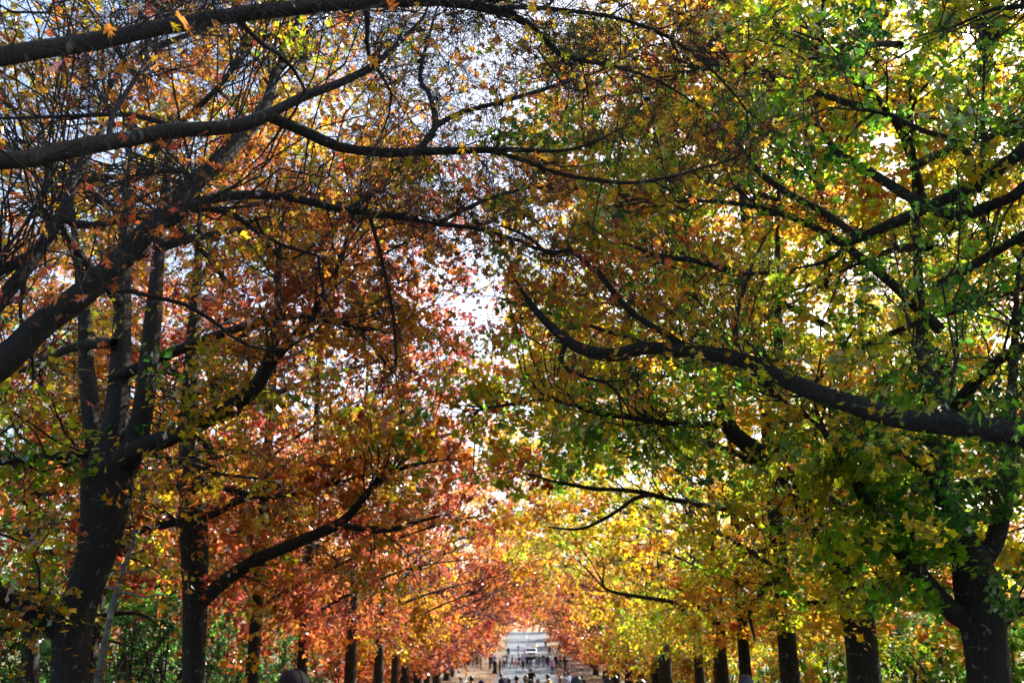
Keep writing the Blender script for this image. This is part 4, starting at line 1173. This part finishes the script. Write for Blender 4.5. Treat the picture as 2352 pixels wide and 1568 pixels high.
HAIR = {k_: plain('hair_' + k_, v, .45, noise=.3, scale=90) for k_, v in (('black', (.008, .007, .007)), ('brown', (.035, .02, .012)), ('fair', (.20, .13, .07)))}
SHOE = plain('shoe_rubber', (.02, .02, .02), .6)
WSHOE = plain('white_shoe', (.6, .6, .6), .6)
FEAT = plain('eye_dark', (.03, .015, .012), .3)

def person(x, d, top, po, rz, c1, c2, hair, label, hcol='black', skin='medium', cap=None, group='crowd on the avenue', h=None, tilt=0, extra=None, shoe=None, dx=0):
    """x: reference column (3840 scale); top: row of the head's top, or None when h is the height"""
    sx = x / 3840 * 2352
    p = P(sx, 1531, d)
    z0 = float(ground(d))
    if h is None:
        zt = P(sx, top / 3840 * 2352, d)[2]
        h = min(1.92, max(1.45, zt - z0))
    hh = 1.745 if cap or hair else 1.73
    o = bpy.data.objects.new('person', PM[po]); COL.objects.link(o)
    o.location = (p[0], d, z0 + .012); o.rotation_euler = (R(tilt), 0, R(rz)); s = h / hh
    o.scale = (s, s, s)
    for i, m in enumerate((SKIN[skin], CM[c1], CM[c2], shoe or SHOE, FEAT)):
        o.material_slots[i].link = 'OBJECT'; o.material_slots[i].material = m
    tag(o, label, 'person', group)
    if hair:
        hm = bpy.data.objects.new('hair', HM[hair]); COL.objects.link(hm); hm.parent = o
        hm.material_slots[0].link = 'OBJECT'; hm.material_slots[0].material = HAIR[hcol]
    if cap:
        cm = bpy.data.objects.new('cap', CAPM); COL.objects.link(cm); cm.parent = o
        cm.material_slots[0].link = 'OBJECT'; cm.material_slots[0].material = cap
    if extra == 'skirt':
        t = np.linspace(0, 1, 10)
        V, F = tubes(np.stack([0 * t, 0 * t, 1.04 - .92 * t], -1), .14 + .20 * t ** 1.2, 20, ridge=.02)
        link('skirt', mesh_tri('skirt_mesh', V, F, CM[c2], smooth=True), o)
    if extra == 'coat':
        t = np.linspace(0, 1, 10)
        V, F = tubes(np.stack([0 * t, 0 * t, 1.40 - .95 * t], -1), .175 + .07 * t, 20, ridge=.015)
        link('coat', mesh_tri('coat_mesh', V, F, CM[c1], smooth=True), o)
    if extra == 'scarf':
        V, F = ball((0, .0, 1.485), (.10, .10, .05), 14, 8)
        link('scarf', mesh_tri('scarf_mesh', V, F, CM['white'], smooth=True), o)
    return o

def backpack(x, d, col, label, zc, w=.30, h=.45):
    p = P(x / 3840 * 2352, 1531, d)
    bm = bmesh.new(); bmesh.ops.create_cube(bm, size=1)
    for v in bm.verts: v.co = Vector((v.co.x * w, v.co.y * .16, v.co.z * h))
    bmesh.ops.bevel(bm, geom=bm.edges[:], offset=.05, segments=3, affect='EDGES', profile=.6)
    me = bpy.data.meshes.new('backpack_mesh'); bm.to_mesh(me); bm.free(); me.materials.append(CM[col])
    r = empty('backpack', (p[0], d - .19, float(ground(d)) + zc))
    tag(r, label, 'backpack')
    link('bag_body', me, r)
    for s in (-1, 1):
        pts = np.array([(s * .10, .06, .18), (s * .12, .14, .23), (s * .13, .26, .20), (s * .13, .30, .05), (s * .12, .20, -.14), (s * .11, .07, -.18)])
        q = catmull(pts, 14)
        V, F = tubes(q, np.full(len(q), .018), 6)
        link('strap', mesh_tri('strap_mesh', V, F, CM['dark grey'], smooth=True), r)
    V, F = tubes(np.array([(-.10, -.085, -.02), (0, -.092, -.015), (.10, -.085, -.02)]), np.full(3, .006), 6)
    link('zip', mesh_tri('zip_mesh', V, F, CM['black'], smooth=True), r)
    return r

MAROON = plain('cap_maroon', (.010, .005, .0055), .8, noise=.3, scale=80)
NAVYC = plain('cap_navy', (.015, .02, .10), .8)
WHITEC = plain('cap_white', (.7, .7, .7), .8)
GN = 'people in the near row along the bottom edge'
GM = 'people standing on the road by the white vehicle'
# nearest row, cut off by the bottom edge
person(1105, 6.0, 2522, 'stand', 4, 'black', 'jeans', None, 'person in a dark maroon cap at bottom left, seen from behind', skin='medium', cap=MAROON, group=GN)
person(2794, 11.0, 2532, 'stand', -10, 'black', 'black', 'short', 'person with short black hair at the bottom right, below the pale brown trunk', group=GN)
person(2162, 13.8, 2537, 'stand', 6, 'dark grey', 'black', 'short', 'person with thick black hair, biggest head right of the road', group=GN)
person(2278, 21, 2541, 'stand', 30, 'dark grey', 'jeans', 'short', 'person with dark hair and pale headband right of the biggest black-haired head', group=GN, cap=None)
person(1805, 27, 2552, 'stand', 15, 'navy', 'navy', None, 'person in a bright navy cap left of the road, low at the frame edge', cap=NAVYC, group=GN)
person(1769, 37, 2534, 'stand', 20, 'black', 'black', 'short', 'person in a black jacket left of the road, beside the one raising an arm', group=GN)
person(1728, 50, 2536, 'reach', -10, 'white', 'black', 'short', 'person with one arm raised high, leftmost of the near row beside the leaf litter', group=GN)
person(1879, 54, 2524, 'front', -60, 'navy', 'navy', 'short', 'person in a navy shirt with a pale lilac backpack, turned sideways on the road', group=GN)
backpack(1893, 54.2, 'lilac', 'pale lilac backpack on the person in the navy shirt', 1.22)
person(1909, 44, 2541, 'stand', 0, 'black', 'black', 'long', 'person with long black hair just right of the lilac backpack', group=GN)
person(1937, 37, 2532, 'stand', 0, 'green', 'black', 'short', 'person with cropped black hair and dark green shirt, from behind', group=GN)
person(1972, 30, 2532, 'stand', 172, 'tan', 'black', 'short', 'person with black hair facing the camera in the middle of the near row', skin='medium', group=GN)
person(1988, 32, 2546, 'stand', 10, 'black', 'black', 'bun', 'person with dark hair low in front of the one facing the camera', group=GN)
person(1991, 66, 2504, 'phone', -25, 'black', 'black', 'short', 'person in black holding a phone up, alone on the shaded road', group=GM)
person(2017, 40, 2544, 'stand', 170, 'brown', 'black', 'short', 'person with dark hair low at the frame edge just right of the road middle', group=GN)
person(2074, 43, 2523, 'front', 40, 'khaki', 'khaki', 'short', 'person in a khaki shirt and white scarf bending forward', hcol='brown', tilt=-12, extra='scarf', group=GN)
person(2100, 42, 2537, 'stand', 160, 'brown', 'black', 'long', 'person with long dark brown hair beside the one in the white scarf', group=GN)
person(2117, 55, 2521, 'stand', -30, 'pale', 'jeans', 'short', 'person in a pale shirt left of the blue-shirted one', group=GN)
person(2132, 58, 2515, 'phone', 60, 'blue', 'blue', 'short', 'person in a light blue shirt lifting a phone with both hands', skin='dark', group=GN)
person(2183, 60, 2538, 'stand', 0, 'black', 'black', 'short', 'small black-haired person far behind the biggest head right of the road', group=GN)
person(2388, 30, 2552, 'stand', 0, 'black', 'black', 'short', 'black-haired head barely showing at the bottom edge near the grey right trunk', group=GN)
person(2546, 36, 2555, 'stand', 0, 'black', 'black', 'short', 'dark head barely showing between two right trunks at the bottom edge', group=GN)
# the crowd further off, from left to right
far = [
    (1774, 128, 'stand', 10, 'grey', 'grey', 'short', 'person in grey under the red leaves, leftmost of the far crowd', 1.70, {}),
    (1788, 127, 'stand', 0, 'black', 'black', 'short', 'person all in black between the grey one and the tan coat', 1.72, {}),
    (1804, 126, 'stand', 35, 'tan', 'tan', 'long', 'person in a long tan coat with dark hair on the leaf litter', 1.66, {'extra': 'coat'}),
    (1838, 127, 'front', -40, 'black', 'black', 'short', 'person in black with arms bent, right of the sunlit grass patch', 1.72, {}),
    (1846, 128, 'walk', 70, 'navy', 'black', 'short', 'person in navy stepping beside the one with bent arms', 1.74, {}),
    (1855, 129, 'stand', 0, 'purple', 'grey', 'short', 'person in purple-grey behind the long black dress', 1.66, {}),
    (1856, 119, 'stand', 20, 'black', 'black', 'long', 'person in a long black dress with long hair at the road edge', 1.62, {'extra': 'skirt'}),
    (1874, 120, 'front', -70, 'black', 'black', 'short', 'person in black jacket and trousers standing sideways at the left road edge', 1.80, {}),
    (1889, 128, 'stand', 160, 'white', 'black', 'long', 'person with white top and black skirt near the tall red post', 1.62, {}),
    (1897, 129, 'stand', 0, 'dark grey', 'dark grey', 'short', 'tall person in dark grey behind the white top', 1.82, {}),
    (1906, 163, 'stand', 180, 'navy', 'navy', None, 'person in navy with white cap on the road left of the vehicle', 1.70, {'cap': WHITEC}),
    (1921, 127, 'walk', 80, 'dark grey', 'black', 'long', 'person in a dark grey hooded top walking left of the red cone', 1.70, {}),
    (1944, 184, 'stand', 180, 'blue', 'blue', 'short', 'person in pale blue alone on the road behind everyone', 1.68, {'hcol': 'brown'}),
    (1946, 126, 'walk', 95, 'olive', 'olive', 'short', 'person in olive brown striding right of the red cone', 1.82, {}),
    (1960, 130, 'stand', 0, 'lilac', 'grey', 'short', 'person in a lilac shirt just left of the vehicle', 1.74, {}),
    (1962, 124, 'stand', 10, 'black', 'black', 'short', 'child in black in front of the lilac shirt', 1.25, {}),
    (1968, 140, 'stand', 180, 'pale', 'jeans', 'long', 'person in a pale top against the white vehicle', 1.66, {'hcol': 'brown'}),
    (1978, 126, 'stand', 0, 'black', 'black', 'short', 'person in a black coat, left one of the pair before the vehicle', 1.74, {}),
    (1990, 124, 'front', 160, 'black', 'jeans', 'short', 'tallest person in black before the vehicle, hands folded', 1.90, {}),
    (2014, 127, 'stand', 0, 'grey', 'grey', 'short', 'person in grey with bare legs right of the vehicle', 1.66, {}),
    (2021, 129, 'stand', 20, 'dark grey', 'black', 'short', 'person in dark clothes behind the grey one with bare legs', 1.74, {}),
    (2038, 131, 'stand', 0, 'navy', 'jeans', 'short', 'person in navy hidden behind the striped jumper', 1.80, {}),
    (2040, 126, 'stand', 0, 'stripe', 'lilac', 'long', 'person in a grey striped jumper and pale lilac trousers', 1.72, {'shoe': WSHOE}),
    (2054, 126, 'stand', 10, 'black', 'black', 'short', 'person in black right of the striped jumper', 1.78, {}),
    (2069, 128, 'stand', -20, 'white', 'grey', 'bun', 'person in a white shirt with tied dark hair', 1.66, {}),
    (2072, 118, 'stand', 0, 'pink', 'jeans', 'short', 'person in a pinkish lilac jacket and blue jeans nearer than the crowd', 1.62, {}),
    (2084, 127, 'stand', 15, 'navy', 'navy', 'short', 'person in navy between the white shirt and the brown jacket', 1.78, {}),
    (2092, 127, 'walk', 60, 'brown', 'dark grey', 'short', 'person in a brown jacket stepping left of the red top', 1.68, {}),
    (2101, 132, 'stand', 0, 'red', 'black', 'long', 'person in a dark red top at the right of the crowd', 1.66, {}),
    (2121, 124, 'stand', 40, 'black', 'black', 'short', 'person in black leaning at the right verge, rightmost of the crowd', 1.80, {'tilt': -6}),
    (2060, 172, 'walk', 100, 'dark grey', 'black', 'short', 'dark-clothed person walking on the far right verge beside the red top', 1.74, {}),
    (2065, 176, 'walk', 90, 'red', 'black', 'short', 'person with a bright red top on the far right verge', 1.74, {}),
    (2076, 172, 'stand', 80, 'white', 'dark grey', 'short', 'person with a white top on the far right verge', 1.66, {}),
    (2047, 205, 'stand', 180, 'dark grey', 'dark grey', 'short', 'lone grey figure highest up the road at its right edge', 1.75, {}),
]
for x, d, po, rz, c1, c2, hr, lab, h, kw in far:
    person(x, d, None, po, rz, c1, c2, hr, lab, h=h, group=GM, **kw)

# ------------------------------------------------------------------ white service vehicle with a roof board
def bbox_mesh(name, size, m, bev=.02, seg=2, taper=None):
    bm = bmesh.new(); bmesh.ops.create_cube(bm, size=1)
    for v in bm.verts:
        k = taper if (taper and v.co.z > 0) else (1, 1)
        v.co = Vector((v.co.x * size[0] * k[0], v.co.y * size[1] * k[1], v.co.z * size[2]))
    if bev: bmesh.ops.bevel(bm, geom=bm.edges[:], offset=bev, segments=seg, affect='EDGES')
    me = bpy.data.meshes.new(name); bm.to_mesh(me); bm.free(); me.materials.append(m)
    return me
def put(name, me, parent, loc, rot=(0, 0, 0)):
    o = link(name, me, parent); o.location = loc; o.rotation_euler = rot
    return o
CARW = plain('white_car_paint', (.75, .76, .78), .25, coat=.6, noise=.03)
GLASS = plain('dark_glass', (.02, .035, .06), .06, noise=.1)
TYRE = plain('tyre', (.015, .015, .015), .8)
RIM = plain('rim_metal', (.4, .4, .42), .3, metal=.9)
BLK = plain('black_plastic', (.02, .02, .02), .5)
LAMP = plain('lamp_glass', (.8, .8, .82), .08)
vx, vd = P(1992 / 3840 * 2352, 1531, 158)[0], 158.0
veh = empty('service_vehicle', (vx, vd, float(ground(vd)) + .012))
veh.rotation_euler = (-.045, 0, 0)
tag(veh, 'white service vehicle facing the crowd, with a white board and amber lamp on its roof', 'vehicle')
# side profile (y back from the nose, z), lofted across with the cab drawn in
prof = [(0, .55), (0, .95), (.12, 1.05), (1.15, 1.15), (1.75, 1.72), (2.2, 1.80), (3.3, 1.80), (3.55, 1.70), (3.75, 1.15), (5.1, 1.12), (5.15, .55), (5.15, .40), (.1, .38)]
V, F = [], []
for s in (-1, -.92, .92, 1):
    for y, z in prof:
        in_ = .14 * max(0, (z - 1.1) / .7)
        V.append((s * (.93 - in_) , y + (0.0 if abs(s) < 1 else .02), z - (0 if abs(s) < 1 else .015)))
n_ = len(prof)
for a in range(3):
    F += [(a * n_ + j, a * n_ + (j + 1) % n_, (a + 1) * n_ + (j + 1) % n_, (a + 1) * n_ + j) for j in range(n_)]
me = bpy.data.meshes.new('body_mesh'); me.from_pydata(V, [], F + [tuple(range(n_))[::-1], tuple(range(3 * n_, 4 * n_))]); me.materials.append(CARW); me.update()
link('body', me, veh)
def quad(name, pts, m, off, th=.012):
    p = [Vector(q) for q in pts]
    nrm = (p[1] - p[0]).cross(p[2] - p[0]).normalized()
    f = [q + nrm * off for q in p]; k = [q + nrm * (off - th) for q in p]
    me = bpy.data.meshes.new(name + '_mesh')
    me.from_pydata([tuple(q) for q in f + k], [], [(0, 1, 2, 3), (7, 6, 5, 4), (0, 4, 5, 1), (1, 5, 6, 2), (2, 6, 7, 3), (3, 7, 4, 0)]); me.materials.append(m); me.update()
    return link(name, me, veh)
quad('windscreen', [(-.80, 1.22, 1.22), (.80, 1.22, 1.22), (.70, 1.68, 1.66), (-.70, 1.68, 1.66)], GLASS, .012)
quad('side_window', [(-.915, 3.4, 1.25), (-.915, 1.5, 1.25), (-.825, 1.85, 1.68), (-.825, 3.3, 1.68)], GLASS, .014)
quad('side_window', [(.915, 1.5, 1.25), (.915, 3.4, 1.25), (.825, 3.3, 1.68), (.825, 1.85, 1.68)], GLASS, .014)
put('grille', bbox_mesh('grille_mesh', (1.05, .05, .24), BLK, .02), veh, (0, -.015, .80))
put('bumper', bbox_mesh('bumper_mesh', (1.84, .18, .22), CARW, .05), veh, (0, -.02, .52))
put('number_plate', bbox_mesh('plate_mesh', (.37, .02, .13), LAMP, .004), veh, (0, -.12, .54))
for s in (-1, 1):
    put('headlight', bbox_mesh('headlight_mesh', (.30, .10, .18), LAMP, .03), veh, (s * .72, .0, .84))
    put('wing_mirror', bbox_mesh('mirror_mesh', (.20, .10, .22), BLK, .03), veh, (s * 1.03, 1.45, 1.28))
    for y in (.95, 4.1):
        t = np.array([(-.12, 0, 0), (-.11, 0, 0), (.11, 0, 0), (.12, 0, 0)], float)
        V, F = tubes(t, np.array([.30, .36, .36, .30]), 24)
        w = put('wheel', mesh_tri('tyre_mesh', V, F, TYRE, smooth=True), veh, (s * .82, y, .36))
        V, F = ball((s * .10, 0, 0), (.04, .23, .23), 16, 10)
        link('rim', mesh_tri('rim_mesh', V, F, RIM, smooth=True), w)
    put('board_bracket', bbox_mesh('bracket_mesh', (.05, .05, .30), BLK, .005), veh, (s * .55, 2.4, 1.92))
put('sign_board', bbox_mesh('board_mesh', (1.62, .10, .34), plain('board_white', (.8, .8, .78), .5), .015), veh, (-.06, 2.4, 2.22))
m_, nn_, ll_, bb_ = mat('amber_lamp')
bb_.inputs['Base Color'].default_value = (.8, .3, .03, 1); bb_.inputs['Emission Color'].default_value = (1, .35, .03, 1); bb_.inputs['Emission Strength'].default_value = 2.0
V, F = ball((0, 0, .08), (.10, .10, .13), 14, 8)
put('beacon', mesh_tri('beacon_mesh', V, F, m_, smooth=True), veh, (.92, 2.4, 2.06))
put('beacon_stalk', bbox_mesh('stalk_mesh', (.05, .05, .32), BLK, .005), veh, (.84, 2.4, 1.92), (0, .35, 0))

# traffic cones, the tall red post and the marker posts on the right verge
RED = plain('cone_orange_red', (.75, .10, .06), .5)
REF = plain('reflective_white', (.8, .8, .8), .4)
def cone(x, d, h, r, label, cat, name, grp=None):
    p = P(x / 3840 * 2352, 1531, d)
    root = empty(name, (p[0], d, float(ground(d)) + .012)); tag(root, label, cat, grp)
    put('base', bbox_mesh('cone_base_mesh', (2.6 * r, 2.6 * r, .05), BLK if name == 'barrier_post' else RED, .01), root, (0, 0, .025))
    t = np.linspace(0, 1, 8)[:, None]
    pts = np.hstack([0 * t, 0 * t, .05 + t * (h - .05)])
    tp = .30 if name == 'traffic_cone' else .9
    V, F = tubes(pts, r * (1 - (1 - tp) * t[:, 0]), 20)
    link('shell', mesh_tri('cone_shell_mesh', V, F, RED, smooth=True), root)
    V, F = ball((0, 0, h), (r * tp, r * tp, .02), 14, 6); link('tip', mesh_tri('cone_tip_mesh', V, F, RED, smooth=True), root)
    for a in ((.45, .62),) if name == 'traffic_cone' else ((.30, .42), (.62, .74)):
        q = np.array([[0, 0, .05 + a[0] * (h - .05)], [0, 0, .05 + a[1] * (h - .05)]])
        V, F = tubes(q, np.array([r * (1 - (1 - tp) * a[0]), r * (1 - (1 - tp) * a[1])]) + .006, 20)
        link('reflective_band', mesh_tri('band_mesh', V, F, REF, smooth=True), root)
cone(1934, 139, .85, .20, 'orange-red traffic cone with white band on the road left of the olive walker', 'traffic cone', 'traffic_cone')
cone(1884, 137, 1.25, .11, 'tall orange-red post with white bands at the left road edge', 'barrier post', 'barrier_post')
def post(x, d, h, w, label, m):
    p = P(x / 3840 * 2352, 1531, d)
    root = empty('marker_post', (p[0], d, float(ground(d)) - .05)); tag(root, label, 'post', 'slim posts on the right verge')
    put('shaft', bbox_mesh('post_mesh', (w, w, h), m, .012), root, (0, 0, h / 2))
    put('cap', bbox_mesh('post_cap_mesh', (w + .03, w + .03, .05), m, .012), root, (0, 0, h + .026))
    put('reflector', bbox_mesh('reflector_mesh', (w * .6, .012, .12), RED, .003), root, (0, -w / 2 - .006, h * .85))
GREYP = plain('grey_post_paint', (.38, .40, .42), .6)
post(2165, 112, 1.4, .10, 'tall grey post on the right verge in front of the dark trunks', GREYP)
post(2136, 131, 1.2, .12, 'white post on the right verge just right of the leaning person', WHITEC)
post(2192, 120, 1.25, .09, 'slim pale post between the dark trunks on the right verge', WHITEC)
print('done', round(time.time() - T0, 1), TRIS[0], len(bpy.data.objects))
